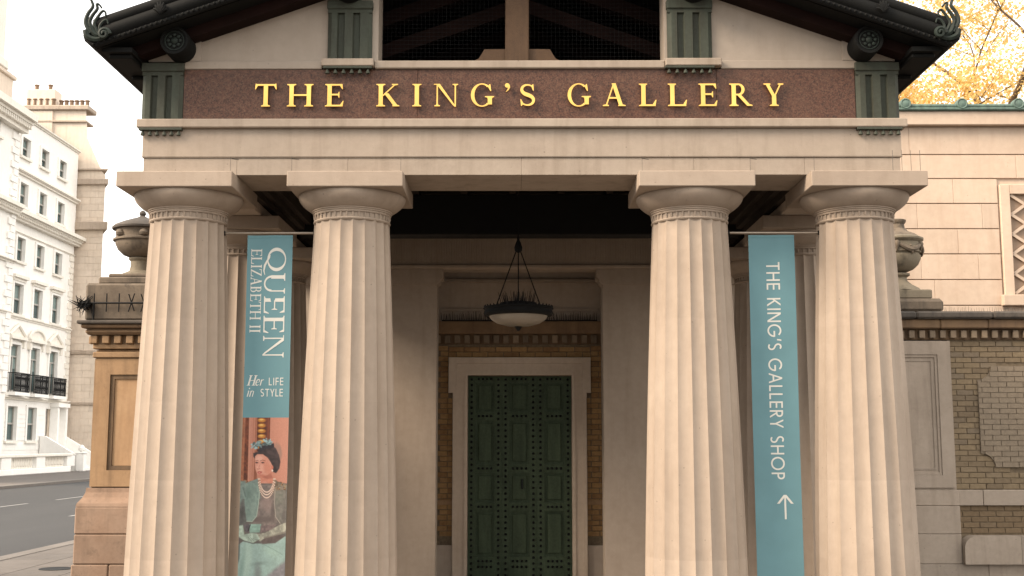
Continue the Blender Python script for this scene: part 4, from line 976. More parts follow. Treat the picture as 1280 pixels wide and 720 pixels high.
# pilaster with sunk panel
def ring_frame(m, x0, x1, z0, z1, t, y0, y1):
    m.box(x0, x0 + t, y0, y1, z0, z1).box(x1 - t, x1, y0, y1, z0, z1).box(x0 + t, x1 - t, y0, y1, z0, z0 + t).box(x0 + t, x1 - t, y0, y1, z1 - t, z1)
pil = fpart(MB().box(4.84, 5.935, FY - 0.07, 6.9, 1.30, 3.33).build('pilaster', 'flank', F))
m = MB(); ring_frame(m, 4.86, 5.915, 1.33, 3.31, 0.17, FY - 0.10, FY - 0.0705); m.build('pilaster_frame', 'flank', pil)
m = MB(); ring_frame(m, 5.032, 5.743, 1.502, 3.138, 0.035, FY - 0.087, FY - 0.0707); m.build('pilaster_moulding', 'flank', pil)
m = MB(); ring_frame(m, 5.10, 5.675, 1.57, 3.07, 0.022, FY - 0.080, FY - 0.0707); m.build('pilaster_moulding', 'flank', pil)
for a, b in ((5.12, 5.96), (5.962, 6.30), (6.302, 7.2), (7.202, 8.3), (8.302, 14)):
    fb('plinth_course', 'flank', F, a, b - 0.004, FY - (0.09 if a < 5.9 else 0.05), 6.9, 1.088, 1.298, 0.008)
for a, b, z0, z1 in ((4.3, 5.955, 0.716, 1.085), (4.3, 5.20, 0.32, 0.712), (5.204, 5.955, 0.32, 0.712), (3.8, 5.30, 0.0, 0.316), (5.304, 6.30, 0.0, 0.316), (6.304, 7.4, 0.0, 0.316), (7.404, 14, 0.0, 0.316)):
    fb('plinth_block', 'flank', F, a, b, FY - 0.11, 6.9, z0, z1, 0.006)
for a, b in ((5.962, 6.72), (6.725, 7.6), (7.605, 14)):
    pts = [(a, 0.32)] + [(a + 0.15 * (1 - math.cos(R(q))), 0.53 + 0.16 * math.sin(R(q))) for q in range(0, 91, 15)] if a < 6 else [(a, 0.32), (a, 0.69)]
    pts = pts + [(b, 0.69), (b, 0.32)]
    fpart(MB().prism(pts, 'y', FY - 0.20, 6.9).build('rounded_slab', 'flank', F))
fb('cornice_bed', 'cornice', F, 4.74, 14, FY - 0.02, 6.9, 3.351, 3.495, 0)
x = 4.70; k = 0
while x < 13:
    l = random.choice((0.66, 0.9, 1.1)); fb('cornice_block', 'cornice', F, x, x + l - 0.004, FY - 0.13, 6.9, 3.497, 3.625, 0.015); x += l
x = 4.66
while x < 13:
    l = random.choice((0.8, 1.05, 1.3)); fb('coping_slab', 'slab', F, x, x + l - 0.003, FY - 0.20, 6.95, 3.627, 3.73, 0.025); x += l
dm2 = MB().cbox(0, 0.078, 0, 0.085, 0, 0.105, 0.006).mesh('dentil', M['dentil'])
for k in range(24): fpart(link('dentil', dm2, F, (4.80 + k * 0.1435, FY - 0.088, 3.368)))
sp = MB()
for k in range(70):
    x = 5.9 + k * 0.03; sp.tube([(x, 6.15, 3.73), (x + random.uniform(-0.02, 0.02), 6.15 + random.uniform(-0.05, 0.05), 3.73 + random.uniform(0.06, 0.1))], [0.003, 0.0012], 4)
stuff(fpart(sp.build('bird_spikes', 'wire', F)))

# right urn on the wall
U = empty('stone_urn', 'garlanded stone urn on the wall right of the portico', 'urn', (5.40, 6.42, 3.73), 'urns beside the portico')
bx('plinth', 'urn', U, -0.50, 0.50, -0.36, 0.40, 0.0, 0.20, 0.05)
bx('pedestal', 'urn_pale', U, -0.36, 0.36, -0.30, 0.30, 0.201, 0.33, 0.015)
MB().lathe([(0.30, 0.331), (0.27, 0.37), (0.17, 0.43), (0.115, 0.48), (0.105, 0.53), (0.15, 0.56), (0.15, 0.585), (0.10, 0.60)], 40).build('foot', 'urn_pale', U, 35)
body = MB().lathe([(0.09, 0.60), (0.20, 0.645), (0.27, 0.71), (0.305, 0.79), (0.31, 0.84), (0.285, 0.85), (0.29, 0.87), (0.315, 0.88), (0.315, 1.02), (0.33, 1.03), (0.355, 1.06), (0.355, 1.085), (0.30, 1.11)], 48).build('bowl', 'urn_pale', U, 35)
g = MB()
for k in range(5):
    a0 = 2 * math.pi * k / 5 - 1.9
    pts = []
    for i in range(11):
        t = i / 10; a = a0 + t * 2 * math.pi / 5; pts.append((0.325 * math.cos(a), 0.325 * math.sin(a), 1.00 - 0.10 * math.sin(t * math.pi)))
    g.tube(pts, [0.018 + 0.022 * math.sin(i / 10 * math.pi) for i in range(11)], 7)
    x, y = 0.325 * math.cos(a0), 0.325 * math.sin(a0); g.lathe([(0.01, -0.10), (0.03, -0.05), (0.045, 0.0), (0.03, 0.03), (0.01, 0.04)], 8, (x, y, 0.99))
    for q in range(8):
        b = random.uniform(0, 6.28); g.lathe([(0.004, -0.02), (0.02, 0.0), (0.004, 0.02)], 6, (0.335 * math.cos(a0 + 0.63) + 0.04 * math.cos(b) * -math.sin(a0 + .63), 0.335 * math.sin(a0 + 0.63) + 0.04 * math.cos(b) * math.cos(a0 + .63), 0.90 + 0.05 * math.sin(b)))
g.build('garland', 'urn', body, 50)
MB().lathe([(0.30, 1.111), (0.25, 1.15), (0.16, 1.19), (0.11, 1.24), (0.10, 1.30), (0.125, 1.33), (0.13, 1.36), (0.09, 1.375), (0.05, 1.38)], 40).build('lid', 'urn', U, 35)

# ------------------------------------------------------------------ left pier with urn and spikes
GP = empty('gate_pier', 'weathered orange stone pier with sunk panel left of the portico', 'pier', (-4.80, 4.5, 0))
bx('shaft', 'pier', GP, -0.52, 0.52, 0.02, 1.3, 1.385, 3.09, 0.01)
m = MB(); ring_frame(m, -0.515, 0.515, 1.40, 2.98, 0.20, -0.025, 0.0195); fr_ = m.build('panel_frame', 'pier', GP)
m = MB(); ring_frame(m, -0.312, 0.312, 1.603, 2.777, 0.05, -0.008, 0.0193); m.build('panel_moulding', 'cornice', fr_)
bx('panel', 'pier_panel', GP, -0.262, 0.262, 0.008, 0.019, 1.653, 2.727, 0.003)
bx('frieze_band', 'pier', GP, -0.54, 0.54, -0.05, 1.32, 2.99, 3.06, 0.01)
m = MB(); lv = [(0.545, 1.384), (0.55, 1.33), (0.575, 1.27), (0.625, 1.20), (0.635, 1.16)]
vs_ = [(sx * o_, -0.14 + (0.64 - o_) if sy < 0 else 1.42 - (0.64 - o_), z_) for o_, z_ in lv for sx, sy in ((-1, -1), (1, -1), (1, 1), (-1, 1))]
fs_ = [(i * 4 + k, i * 4 + (k + 1) % 4, (i + 1) * 4 + (k + 1) % 4, (i + 1) * 4 + k) for i in range(4) for k in range(4)] + [(0, 1, 2, 3), (16, 17, 18, 19)]
m.add(vs_, fs_).build('base_moulding', 'pierbase', GP)
for z0, z1, cuts in ((0.83, 1.158, (-0.64, 0.30, 0.64)), (0.47, 0.828, (-0.64, 0.12, 0.64)), (0.0, 0.468, (-0.66, -0.2, 0.66))):
    for a, b in zip(cuts[:-1], cuts[1:]): bx('base_block', 'pierbase', GP, a + 0.002, b - 0.002, -0.14, 1.42, z0, z1, 0.015)
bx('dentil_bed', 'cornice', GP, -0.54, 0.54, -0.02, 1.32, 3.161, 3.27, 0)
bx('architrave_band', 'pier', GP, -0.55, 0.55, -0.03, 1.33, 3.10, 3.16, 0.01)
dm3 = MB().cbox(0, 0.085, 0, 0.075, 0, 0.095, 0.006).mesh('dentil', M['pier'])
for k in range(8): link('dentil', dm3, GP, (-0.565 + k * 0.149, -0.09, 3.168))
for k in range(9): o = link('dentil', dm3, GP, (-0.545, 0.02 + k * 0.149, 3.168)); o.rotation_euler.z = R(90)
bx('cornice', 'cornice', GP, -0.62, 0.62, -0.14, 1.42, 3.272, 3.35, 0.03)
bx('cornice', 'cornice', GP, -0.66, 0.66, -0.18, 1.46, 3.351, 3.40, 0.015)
bx('coping', 'slab', GP, -0.70, 0.70, -0.22, 1.5, 3.401, 3.445, 0.012)
U2 = empty('stone_urn', 'blackened lidded stone urn on the pier left of the portico', 'urn', (-4.915, 4.86, 3.445), 'urns beside the portico')
U2.scale.z = 0.945
bx('plinth', 'urn', U2, -0.52, 0.52, -0.50, 0.52, 0.0, 0.50, 0.03)
bx('step', 'urn', U2, -0.40, 0.40, -0.40, 0.40, 0.501, 0.60, 0.02)
bx('step', 'urn', U2, -0.31, 0.31, -0.31, 0.31, 0.601, 0.66, 0.02)
MB().lathe([(0.24, 0.66), (0.22, 0.69), (0.14, 0.73), (0.125, 0.80), (0.125, 0.86), (0.15, 0.89), (0.15, 0.91)], 40).build('foot', 'urn_pale', U2, 35)
MB().lathe([(0.12, 0.91), (0.22, 0.95), (0.29, 1.02), (0.325, 1.10), (0.325, 1.13), (0.355, 1.14), (0.355, 1.165), (0.32, 1.18), (0.325, 1.27), (0.33, 1.29)], 48).build('bowl', 'urn', U2, 35)
MB().lathe([(0.33, 1.291), (0.37, 1.30), (0.375, 1.325), (0.34, 1.36), (0.24, 1.41), (0.14, 1.45), (0.07, 1.475), (0.03, 1.50), (0.045, 1.53), (0.035, 1.56), (0.01, 1.58)], 48).build('lid', 'slab', U2, 35)
for a in (-2.2, -1.2): 
    MB().lathe([(0.01, -0.05), (0.05, -0.03), (0.06, 0.0), (0.04, 0.04), (0.01, 0.05)], 10, (0.33 * math.cos(a), 0.33 * math.sin(a), 1.22)).build('mask', 'urn', U2, 40)
S2 = MB()
SX = -4.80
S2.tube([(SX - 0.56, 4.31, 3.66), (SX + 0.6, 4.31, 3.66)], 0.012, 6)
for k in range(8):
    x = SX - 0.50 + k * 0.155
    ti = 0.0 if k < 3 else 0.035
    S2.tube([(x - ti, 4.31, 3.55), (x + ti, 4.31, 3.78)], 0.008, 5)
    if k >= 3: S2.tube([(x + ti, 4.32, 3.56), (x - ti, 4.30, 3.77)], 0.008, 5)
for k in range(44):
    v_ = Vector((random.uniform(-1, 1), random.uniform(-1, 1), random.uniform(-1, 1))).normalized() * random.uniform(0.09, 0.17)
    c_ = Vector((SX - 0.60 + random.uniform(-0.09, 0.05), 4.31 + random.uniform(-0.05, 0.05), 3.64 + random.uniform(-0.03, 0.03)))
    S2.tube([c_ - v_ * 0.2, c_ + v_], [0.011, 0.002], 5)
S2.tube([(SX - 0.50, 4.31, 3.446), (SX - 0.50, 4.31, 3.66)], 0.012, 6); S2.tube([(SX + 0.5, 4.31, 3.446), (SX + 0.5, 4.31, 3.66)], 0.012, 6)
tag(S2.build('spiked_rail', 'black'), 'black iron anti-climb spikes on top of the left pier', 'spikes')
# garden wall running back from the left pier
gw = tag(MB().cbox(-5.05, -4.6, 5.83, 40, 0.05, 3.0, 0.02).cbox(-5.15, -4.5, 5.83, 40, 3.0, 3.18, 0.03).build('garden_wall', 'flank'), 'stone wall running back behind the left pier', 'wall')

# ------------------------------------------------------------------ right wing: rusticated ashlar, window, copper gutter
WY = 8.2
Wg = empty('gallery_wing', 'peach ashlar gallery wing with lattice window and green copper gutter', 'building', (8, 8.2, 0))
W0 = Wg.location.copy()
def wb(name, mat, par, *a, **k):
    o = bx(name, mat, par, *a, **k)
    if par is Wg: o.location = o.location - W0
    return o
wb('wall_core', 'wing', Wg, 3.6, 20, WY + 0.035, 14, 0.0, 7.0, 0)
courses = [6.945, 6.485, 6.094, 5.690, 5.283, 4.880, 4.470, 4.062, 3.65]
rr = random.Random(11)
for i, (zt, zb) in enumerate(zip(courses[:-1], courses[1:])):
    x = 4.0 + rr.uniform(0, 0.8)
    while x < 14:
        l = rr.uniform(0.85, 1.6) if i > 1 else rr.uniform(1.2, 2.4)
        a, b = x, x + l; x = b
        if zb < 6.0 and zt < 6.1:                                   # keep clear of the window
            if a < 7.60 < b: b = 7.60
            if a > 7.55 and a < 9.6:
                continue
        wb('ashlar_block', 'wing', Wg, a + 0.0015, b - 0.0015, WY, WY + 0.045, zb + 0.016, zt, 0.005)
wb('coping', 'wing', Wg, 3.6, 20, WY - 0.12, WY + 0.5, 6.95, 7.175, 0.012)
# window
wb('window_jamb', 'wing', Wg, 7.625, 7.78, WY - 0.04, WY + 0.10, 4.235, 6.0, 0.008); wb('window_jamb', 'wing', Wg, 9.22, 9.37, WY - 0.04, WY + 0.10, 4.235, 6.0, 0.008)
wb('window_head', 'wing', Wg, 7.781, 9.219, WY - 0.04, WY + 0.10, 5.845, 6.0, 0.008)
wb('window_sill', 'wing', Wg, 7.57, 9.42, WY - 0.10, WY + 0.10, 4.06, 4.232, 0.01)
wb('window_back', 'lattice', Wg, 7.781, 9.219, WY + 0.031, WY + 0.034, 4.235, 5.843, 0)
lat = MB()
for c_ in range(3):
    xa = 7.80 + c_ * 0.46
    for k in range(5):
        z_ = 4.26 + k * 0.315
        for q in (0, 1):
            p0, p1 = ((xa, z_), (xa + 0.23, z_ + 0.1575)) if q == 0 else ((xa + 0.23, z_ + 0.1575), (xa, z_ + 0.315))
            lat.prism(stroke([p0, p1], 0.045), 'y', WY - 0.01 - 0.0005 * q, WY + 0.03)
            p0, p1 = ((xa + 0.46, z_), (xa + 0.23, z_ + 0.1575)) if q == 0 else ((xa + 0.23, z_ + 0.1575), (xa + 0.46, z_ + 0.315))
            lat.prism(stroke([p0, p1], 0.045), 'y', WY - 0.0112 - 0.0005 * q, WY + 0.03)
o = lat.build('window_lattice', 'wing', Wg); o.location = -W0
gt = wb('gutter', 'copper', Wg, 3.6, 20, WY - 0.17, WY - 0.03, 7.177, 7.225, 0.015)
def wl(o): o.location = o.location - W0; return o
wl(MB().tube([(3.6, WY - 0.12, 7.255), (20, WY - 0.12, 7.255)], 0.035, 10).build('gutter_roll', 'copper', Wg, 40))
bo = MB().lathe([(0.088, -0.05), (0.088, 0.07), (0.075, 0.08), (0.06, 0.07), (0.02, 0.085)], 20, (0, 0, 0), 'y').mesh('boss', M['copper'], 35)
for k in range(12): wl(link('boss', bo, Wg, (6.15 + k * 0.897, WY - 0.10, 7.285)))
pts = [(WY - 0.1, 7.24), (14, 9.0), (14, 8.9), (WY - 0.1, 7.18)]
wl(MB().prism(pts, 'x', 3.6, 20).build('roof', 'copper', Wg))

# ------------------------------------------------------------------ autumn tree behind the wing
def tree(loc, H, spread, nleaf, seed, label):
    rng = random.Random(seed); T = empty('plane_tree', label, 'tree', loc)
    tr = MB(); tips = []
    def limb(p, d, l, r, lev):
        pts = [p]; rad = [r]; q = p.copy(); n = 6
        for i in range(n):
            d = (d + Vector((rng.uniform(-1, 1), rng.uniform(-1, 1), rng.uniform(-0.5, 0.9))) * 0.22).normalized()
            q = q + d * l / n; pts.append(q.copy()); rad.append(r * (1 - 0.62 * (i + 1) / n))
            if lev >= 2: tips.append((q.copy(), lev))
            if lev < 4 and i >= 1 and rng.random() < 0.9:
                a = rng.uniform(0, 6.28); side = Vector((math.cos(a), math.sin(a), rng.uniform(0.0, 0.7))).normalized()
                limb(q.copy(), (d * 0.5 + side * 0.9).normalized(), l * rng.uniform(0.42, 0.66), rad[-1] * 0.62, lev + 1)
        tr.tube(pts, rad, 7 if lev < 2 else 4)
    limb(Vector((0, 0, 0)), Vector((0, 0, 1)), H * 0.72, 0.36, 0)
    tr.build('trunk', 'bark', T, 60)
    lf = MB(); V = []; Fc = []
    for k in range(nleaf):
        t, lev = tips[rng.randrange(len(tips))]
        c = t + Vector((rng.gauss(0, 1), rng.gauss(0, 1), rng.gauss(0, 0.8))) * spread
        s_ = rng.uniform(0.022, 0.07)
        a = Vector((rng.gauss(0, 1), rng.gauss(0, 1), rng.gauss(0, 1))).normalized(); b = a.orthogonal().normalized(); c2 = a.cross(b)
        o_ = len(V)
        V += [c - b * s_, c + c2 * s_ * 0.7, c + b * s_ * 1.3, c - c2 * s_ * 0.7]; Fc.append((o_, o_ + 1, o_ + 2, o_ + 3))
    me = bpy.data.meshes.new('crown'); me.from_pydata([v[:] for v in V], [], Fc); me.materials.append(M['leaf'])
    link('crown', me, T)
    return T
tree((13.6, 20.5, 0), 16.5, 0.36, 56000, 5, 'golden autumn tree rising behind the copper gutter')

# ------------------------------------------------------------------ white stucco terrace across the street (faces +x)
def far_window(par, X, yc, w_, z0, z1, arch=False, french=False):
    zs_ = z0 + (z1 - z0) * 0.48
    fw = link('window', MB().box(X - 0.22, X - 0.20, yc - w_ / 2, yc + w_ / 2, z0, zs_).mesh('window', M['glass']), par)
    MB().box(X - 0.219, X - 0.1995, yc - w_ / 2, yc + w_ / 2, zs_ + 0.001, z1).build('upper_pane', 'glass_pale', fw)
    if random.random() < 0.6: MB().box(X - 0.30, X - 0.28, yc - w_ / 2, yc + w_ / 2, z1 - (z1 - z0) * random.uniform(0.2, 0.45), z1).build('blind', 'sash', fw)
    m = MB(); t = 0.07
    m.box(X - 0.199, X - 0.12, yc - w_ / 2, yc - w_ / 2 + t, z0, z1).box(X - 0.199, X - 0.12, yc + w_ / 2 - t, yc + w_ / 2, z0, z1)
    zm = (z0 + z1) / 2
    m.box(X - 0.199, X - 0.12, yc - w_ / 2 + t, yc + w_ / 2 - t, z0, z0 + t).box(X - 0.199, X - 0.12, yc - w_ / 2 + t, yc + w_ / 2 - t, z1 - t, z1)
    if french:
        m.box(X - 0.199, X - 0.10, yc - 0.06, yc + 0.06, z0 + t, z1 - 0.75).box(X - 0.199, X - 0.10, yc - w_ / 2 + t, yc + w_ / 2 - t, z1 - 0.75, z1 - 0.66)
    else:
        m.box(X - 0.199, X - 0.10, yc - w_ / 2 + t, yc + w_ / 2 - t, zm - 0.05, zm + 0.05)
    m.build('frame', 'sash', fw)
    bm_ = MB().box(X + 0.001, X + 0.16, yc - w_ / 2 - 0.2, yc + w_ / 2 + 0.2, z0 - 0.16, z0 - 0.02)
    bm_.build('sill', 'stucco_trim', fw)
    return fw
def facade(par, X, ya, yb, cols, rows, ztop, thick=0.35):
    """wall with real openings: rows = list of (z0, z1, width)"""
    m = MB(); rows = sorted(rows); zc = 0.12
    for z0, z1, w_ in rows:
        m.box(X - thick, X, ya, yb, zc, z0)
        y = ya
        for c in cols:
            m.box(X - thick, X, y, c - w_ / 2, z0, z1); y = c + w_ / 2
        m.box(X - thick, X, y, yb, z0, z1); zc = z1
    m.box(X - thick, X, ya, yb, zc, ztop)
    return m.build('facade', 'stucco', par)
TX = -30.0
Tb = empty('stucco_house', 'tall white stucco town house with black balconies across the street', 'building', (TX, 63, 0))
def tb(o): o.location = o.location - Vector((TX, 63, 0)); return o
cols = (60.1, 63.0, 65.95)
rows = [(2.0, 4.03, 1.35), (4.95, 7.70, 1.35), (9.53, 11.35, 1.30), (12.73, 14.15, 1.15), (16.1, 17.5, 1.15), (19.13, 20.28, 1.15)]
fc = tb(facade(Tb, TX, 57.8, 68.7, cols, rows, 21.5))
tb(MB().box(TX - 12, TX - 0.36, 57.8, 68.7, 0.12, 21.4).build('house_body', 'stucco', Tb))
for ri, (z0, z1, w_) in enumerate(rows):
    for ci, c in enumerate(cols):
        if ri == 0 and ci == 2:
            d_ = tb(MB().box(TX - 0.30, TX - 0.26, c + 0.9 - 0.55, c + 0.9 + 0.55, 1.3, 4.0).build('front_door', 'far_stone', Tb)); continue
        tb(far_window(Tb, TX, c, w_, z0, z1, french=(ri == 1)))
        m = MB()
        m.box(TX + 0.0008, TX + 0.09, c - w_ / 2 - 0.2, c - w_ / 2 - 0.001, z0, z1 + 0.15).box(TX + 0.0008, TX + 0.09, c + w_ / 2 + 0.001, c + w_ / 2 + 0.2, z0, z1 + 0.15)
        m.box(TX + 0.0008, TX + 0.09, c - w_ / 2 - 0.0005, c + w_ / 2 + 0.0005, z1 + 0.001, z1 + 0.15)
        tb(m.build('window_surround', 'stucco', Tb))
        if ri in (2,):
            tb(MB().box(TX + 0.0008, TX + 0.28, c - w_ / 2 - 0.35, c + w_ / 2 + 0.35, z1 + 0.32, z1 + 0.50).box(TX + 0.0008, TX + 0.15, c - w_ / 2 - 0.22, c + w_ / 2 + 0.22, z1 + 0.151, z1 + 0.319).build('window_hood', 'stucco_trim', Tb))
        if ri == 1:
            zb = z1 + 0.18
            pm = MB().box(TX + 0.0008, TX + 0.32, c - 1.15, c + 1.15, zb + 0.12, zb + 0.30)
            if ci == 1: pts = [(c - 1.12 + 0.0, zb + 0.301)] + [(c - 1.12 * math.cos(R(a)), zb + 0.301 + 0.62 * math.sin(R(a))) for a in range(10, 171, 16)] + [(c + 1.12, zb + 0.301)]
            else: pts = [(c - 1.15, zb + 0.301), (c + 1.15, zb + 0.301), (c, zb + 0.95)]
            pm.prism(pts, 'x', TX + 0.0008, TX + 0.15)
            q = pts if ci == 1 else [(c - 1.15, zb + 0.33), (c, zb + 0.98), (c + 1.15, zb + 0.33)]
            pm.tube([(TX + 0.16, y_, z_) for y_, z_ in q], 0.11, 6)
            for sg in (-1, 1): pm.box(TX + 0.0008, TX + 0.22, c + sg * 0.98 - 0.13, c + sg * 0.98 + 0.13, zb - 0.35, zb + 0.119)
            tb(pm.build('window_pediment', 'stucco_trim', Tb))
            bl = tb(MB().box(TX + 0.0008, TX + 0.62, c - 1.08, c + 1.08, z0 - 0.30, z0 - 0.10).build('balcony', 'stucco', Tb))
            rl = MB()
            for zz in (z0 - 0.05, z0 + 0.12, z0 + 0.88, z0 + 1.0): rl.box(TX + 0.54, TX + 0.59, c - 1.02, c + 1.02, zz, zz + 0.05)
            for k in range(15):
                y_ = c - 1.0 + k * 2.0 / 14; rl.box(TX + 0.55, TX + 0.58, y_ - 0.02, y_ + 0.02, z0 - 0.099, z0 + 1.0)
                if k < 14:
                    a_ = y_ + 0.071
                    rl.tube([(TX + 0.565, a_ + 0.06 * math.cos(R(b)), z0 + 0.5 + 0.28 * math.sin(R(b))) for b in range(0, 361, 30)], 0.018, 4)
            for y_ in (c - 1.0, c + 1.0):
                for k in range(4): rl.box(TX + 0.05 + k * 0.14, TX + 0.075 + k * 0.14, y_ - 0.015, y_ + 0.015, z0 - 0.099, z0 + 1.0)
                rl.box(TX + 0.01, TX + 0.539, y_ - 0.02, y_ + 0.02, z0 + 1.0, z0 + 1.045)
            rl.build('balcony_railing', 'black', bl)
# cornices and string courses
def far_cornice(par, X, ya, yb, z0, z1, out, dent=False, nm='cornice', mat='stucco_trim'):
    h = z1 - z0
    m = MB().box(X + 0.0009, X + out * 0.45, ya, yb, z0, z0 + h * 0.45).box(X + 0.0009, X + out, ya, yb, z0 + h * 0.62, z1).box(X + 0.0009, X + out * 0.75, ya, yb, z0 + h * 0.45, z0 + h * 0.62)
    if dent:
        y = ya + 0.1
        while y < yb - 0.1: m.box(X + out * 0.45, X + out * 0.7, y, y + 0.13, z0 + h * 0.2, z0 + h * 0.449); y += 0.27
    return tb(m.build(nm, mat, par))
far_cornice(Tb, TX, 57.8, 68.72, 20.95 + 0.5, 21.62, 0.18)
far_cornice(Tb, TX, 57.8, 68.75, 17.95, 18.22, 0.30)
far_cornice(Tb, TX, 57.8, 69.0, 15.05, 15.65, 0.70, True)
far_cornice(Tb, TX, 57.8, 68.72, 14.35, 14.45, 0.10, nm='string_course')
far_cornice(Tb, TX, 57.8, 68.72, 9.24, 9.42, 0.14, nm='string_course')
far_cornice(Tb, TX, 57.8, 68.72, 4.42, 4.62, 0.25, nm='string_course')
for k in range(9): tb(MB().box(TX + 0.001, TX + 0.035, 57.8, 68.7, 0.6 + k * 0.42, 0.6 + k * 0.42 + 0.37).build('rusticated_course', 'stucco', Tb)) if k in (0, 1, 2) else None
for k in range(9):                                                  # grooved ground-floor bands between the openings
    z_ = 2.02 + k * 0.26
    if z_ + 0.22 > 4.05: break
    for a, b in ((57.8, 59.2), (61.0, 62.1), (63.9, 65.0), (67.7, 68.7)):
        tb(MB().box(TX + 0.001, TX + 0.04, a, b, z_, z_ + 0.22).build('rusticated_block', 'stucco', Tb))
for k in range(26):                                                 # quoins at the right edge
    z_ = 4.75 + k * 0.40
    if z_ > 14: break
    l_ = 0.75 if k % 2 else 0.5
    tb(MB().box(TX + 0.001, TX + 0.06, 68.7 - l_, 68.701, z_, z_ + 0.36).build('quoin', 'stucco_trim', Tb))
    tb(MB().box(TX + 0.001, TX + 0.06, 57.8, 57.8 + l_, z_, z_ + 0.36).build('quoin', 'stucco_trim', Tb))
tb(MB().prism([(TX - 0.5, 21.62), (TX - 3.2, 23.9), (TX - 12, 23.9), (TX - 12, 21.4), (TX - 0.5, 21.4)], 'y', 57.9, 68.6).build('roof', 'slate', Tb))
# door case
tb(MB().box(TX + 0.001, TX + 0.5, 65.95 + 0.9 - 0.85, 65.95 + 0.9 - 0.56, 1.3, 4.15).box(TX + 0.001, TX + 0.5, 65.95 + 0.9 + 0.56, 65.95 + 0.9 + 0.85, 1.3, 4.15).box(TX + 0.001, TX + 0.6, 65.95 + 0.9 - 0.95, 65.95 + 0.9 + 0.95, 4.15, 4.41).build('door_case', 'stucco', Tb))

# the nearer, projecting house at the far left
TX2 = -29.35
N2 = empty('stucco_house', 'projecting white stucco house cut by the left edge of the photo', 'building', (TX2, 50, 0))
def nb(o): o.location = o.location - Vector((TX2, 50, 0)); return o
tbk = tb; tb = nb
nb(facade(N2, TX2, 40.0, 57.6, (42.5, 46.5, 50.5, 54.5), rows, 20.3))
nb(MB().box(TX2 - 12, TX2 - 0.36, 40, 57.6, 0.12, 20.2).build('house_body', 'stucco', N2))
for z0, z1, w_ in rows:
    for c in (50.5, 54.5): nb(far_window(N2, TX2, c, w_, z0, z1))
far_cornice(N2, TX2, 40, 57.9, 20.0, 21.1, 0.95, True)
far_cornice(N2, TX2, 40, 57.62, 15.05, 15.65, 0.6, True); far_cornice(N2, TX2, 40, 57.62, 9.24, 9.42, 0.14); far_cornice(N2, TX2, 40, 57.62, 12.2, 12.4, 0.3)
for k in range(36):
    l_ = 0.95 if k % 2 else 0.6; z_ = 4.75 + k * 0.42
    if z_ > 19.6: break
    nb(MB().box(TX2 + 0.001, TX2 + 0.09, 57.6 - l_, 57.601, z_, z_ + 0.38).build('quoin', 'stucco', N2))
nb(MB().box(TX2 - 6, TX2 - 0.4, 40, 57.3, 21.1, 23.1).cbox(TX2 - 6.2, TX2 - 0.25, 39.9, 57.5, 23.1, 23.35, 0.04).build('attic', 'far_stone', N2))
nb(MB().cbox(-31.2, -29.75, 52.0, 56.0, 23.36, 32.0, 0.05).cbox(-31.4, -29.55, 51.8, 56.2, 23.36, 23.9, 0.05).build('chimney', 'stucco_trim', N2))
tb = tbk

# low front wall with balusters, and the steps
Fw = empty('front_wall', 'low white stucco wall with balusters before the town houses', 'wall', (-27.6, 56, 0.12))
def wf(o): o.location = o.location - Vector((-27.6, 56, 0.12)); return o
wf(MB().cbox(-27.95, -27.45, 38, 63.2, 0.12, 0.45, 0.03).build('base', 'stucco', Fw)); wf(MB().cbox(-28.0, -27.40, 38, 63.3, 1.08, 1.25, 0.03).build('coping', 'stucco_trim', Fw))
bl = MB().lathe([(0.07, 0.45), (0.07, 0.5), (0.045, 0.55), (0.09, 0.68), (0.08, 0.78), (0.045, 0.95), (0.07, 1.02), (0.07, 1.079)], 10).mesh('baluster', M['stucco_trim'], 40)
y = 44.0
while y < 62.8:
    if int((y - 44.0) / 3.35) % 1 == 0 and ((y - 44.0) % 4.6) < 1.3:
        wf(MB().cbox(-27.93, -27.47, y, y + 1.25, 0.451, 1.079, 0.02).build('pier', 'stucco', Fw)); y += 1.36
    else:
        wf(link('baluster', bl, Fw, (-27.7, y, 0))); y += 0.235
Ss = empty('front_steps', 'white entrance steps with sloping side wall before the town house', 'steps', (-28.5, 66.5, 0.12))
def sf(o): o.location = o.location - Vector((-28.5, 66.5, 0.12)); return o
for k in range(7): sf(MB().cbox(-29.95, -27.5 - k * 0.30, 64.6, 67.6, 0.121 + k * 0.17, 0.121 + (k + 1) * 0.17 - 0.001, 0.01).build('step', 'stucco', Ss))
for y_ in (64.3, 67.6): sf(MB().prism([(-29.9, 0.12), (-27.3, 0.12), (-27.3, 0.95), (-29.6, 2.3), (-29.9, 2.3)], 'y', y_, y_ + 0.28).build('side_wall', 'stucco', Ss))
for y_ in (64.3, 67.6): sf(MB().cbox(-27.55, -27.05, y_ - 0.1, y_ + 0.4, 0.12, 1.2, 0.03).cbox(-27.6, -27.0, y_ - 0.15, y_ + 0.45, 1.2, 1.3, 0.03).lathe([(0.05, 1.3), (0.2, 1.42), (0.22, 1.55), (0.1, 1.72), (0.02, 1.76)], 12, (-27.3, y_ + 0.15, 0)).build('newel', 'stucco', Ss))

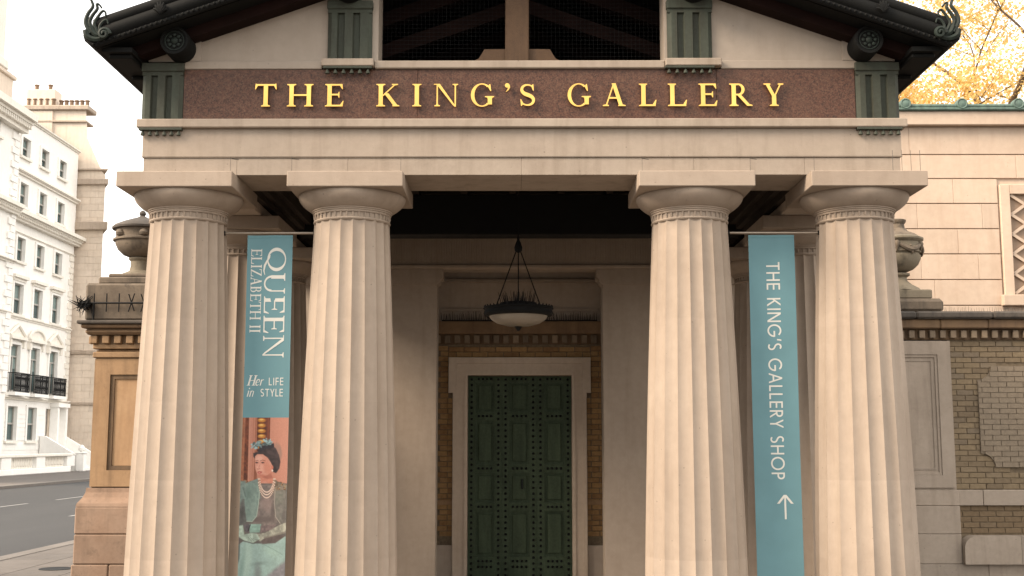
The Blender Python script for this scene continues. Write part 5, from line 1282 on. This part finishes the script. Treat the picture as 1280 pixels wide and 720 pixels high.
# ------------------------------------------------------------------ the taller stone house behind it (its end wall faces the camera)
Sb = empty('stone_house', 'tall sooty stone house end wall with long chimney stack behind the white house', 'building', (-31, 69, 0))
def sb(o):
    o.location = o.location - Vector((-31, 69, 0)); return o
def turn(o):                                                        # its street front turns away with the bend of the street
    for v_ in o.data.vertices:
        if v_.co.y > 70: v_.co.x -= (v_.co.y - 69) * 0.5
    return o
YS = 69.05
pts = [(-44, 0), (-28.2, 0), (-28.2, 20.0), (-28.45, 20.3), (-29.55, 22.65), (-29.75, 24.6), (-34.0, 24.6), (-34.0, 20), (-44, 20)]
end = turn(sb(MB().prism(pts, 'y', YS, 86).build('end_wall', 'far_stone', Sb)))
zc = 0.3; i = 0
while zc < 19.2:                                                    # courses of large stone blocks
    xa = -30.3 if i % 2 else -30.9
    while xa < -28.25:
        b = min(xa + 1.15, -28.19)
        if b - xa > 0.1: sb(MB().box(xa, b - 0.02, YS - 0.022, YS - 0.001, zc, zc + 0.43).build('stone_block', 'far_stone', Sb))
        xa = b + 0.001
    zc += 0.455; i += 1
for z0, z1, o_ in ((19.35, 19.75, 0.30), (16.2, 16.75, 0.42), (7.75, 8.0, 0.15), (4.35, 4.55, 0.15), (20.35, 20.5, 0.2)):
    turn(sb(MB().cbox(-30.8, -28.2 + o_, YS - o_, 86, z0, z1, 0.04).build('cornice', 'far_dark', Sb)))
sb(MB().cbox(-34.2, -29.5, YS - 0.25, YS + 1.4, 24.6, 24.95, 0.06).cbox(-34.05, -29.65, YS - 0.15, YS + 1.3, 23.75, 23.9, 0.03).build('stack_cornice', 'far_dark', Sb))
sb(MB().cbox(-33.95, -32.0, YS - 0.12, YS + 1.2, 22.0, 24.59, 0.03).cbox(-33.9, -31.9, YS - 0.1, YS + 1.1, 24.96, 26.1, 0.03).build('stack', 'far_stone', Sb))
pot = MB().lathe([(0.14, 0), (0.13, 0.35), (0.17, 0.38), (0.17, 0.46), (0.12, 0.47)], 12).mesh('chimney_pot', M['pot'], 40)
for k in range(6): sb(link('chimney_pot', pot, Sb, (-31.6 + k * 0.36, YS + 0.3, 24.95)))
for k in range(5): sb(link('chimney_pot', pot, Sb, (-33.7 + k * 0.42, YS - 0.02, 24.97)))
for k in range(2): sb(link('chimney_pot', pot, Sb, (-33.4 + k * 0.95, YS + 0.4, 26.1)))
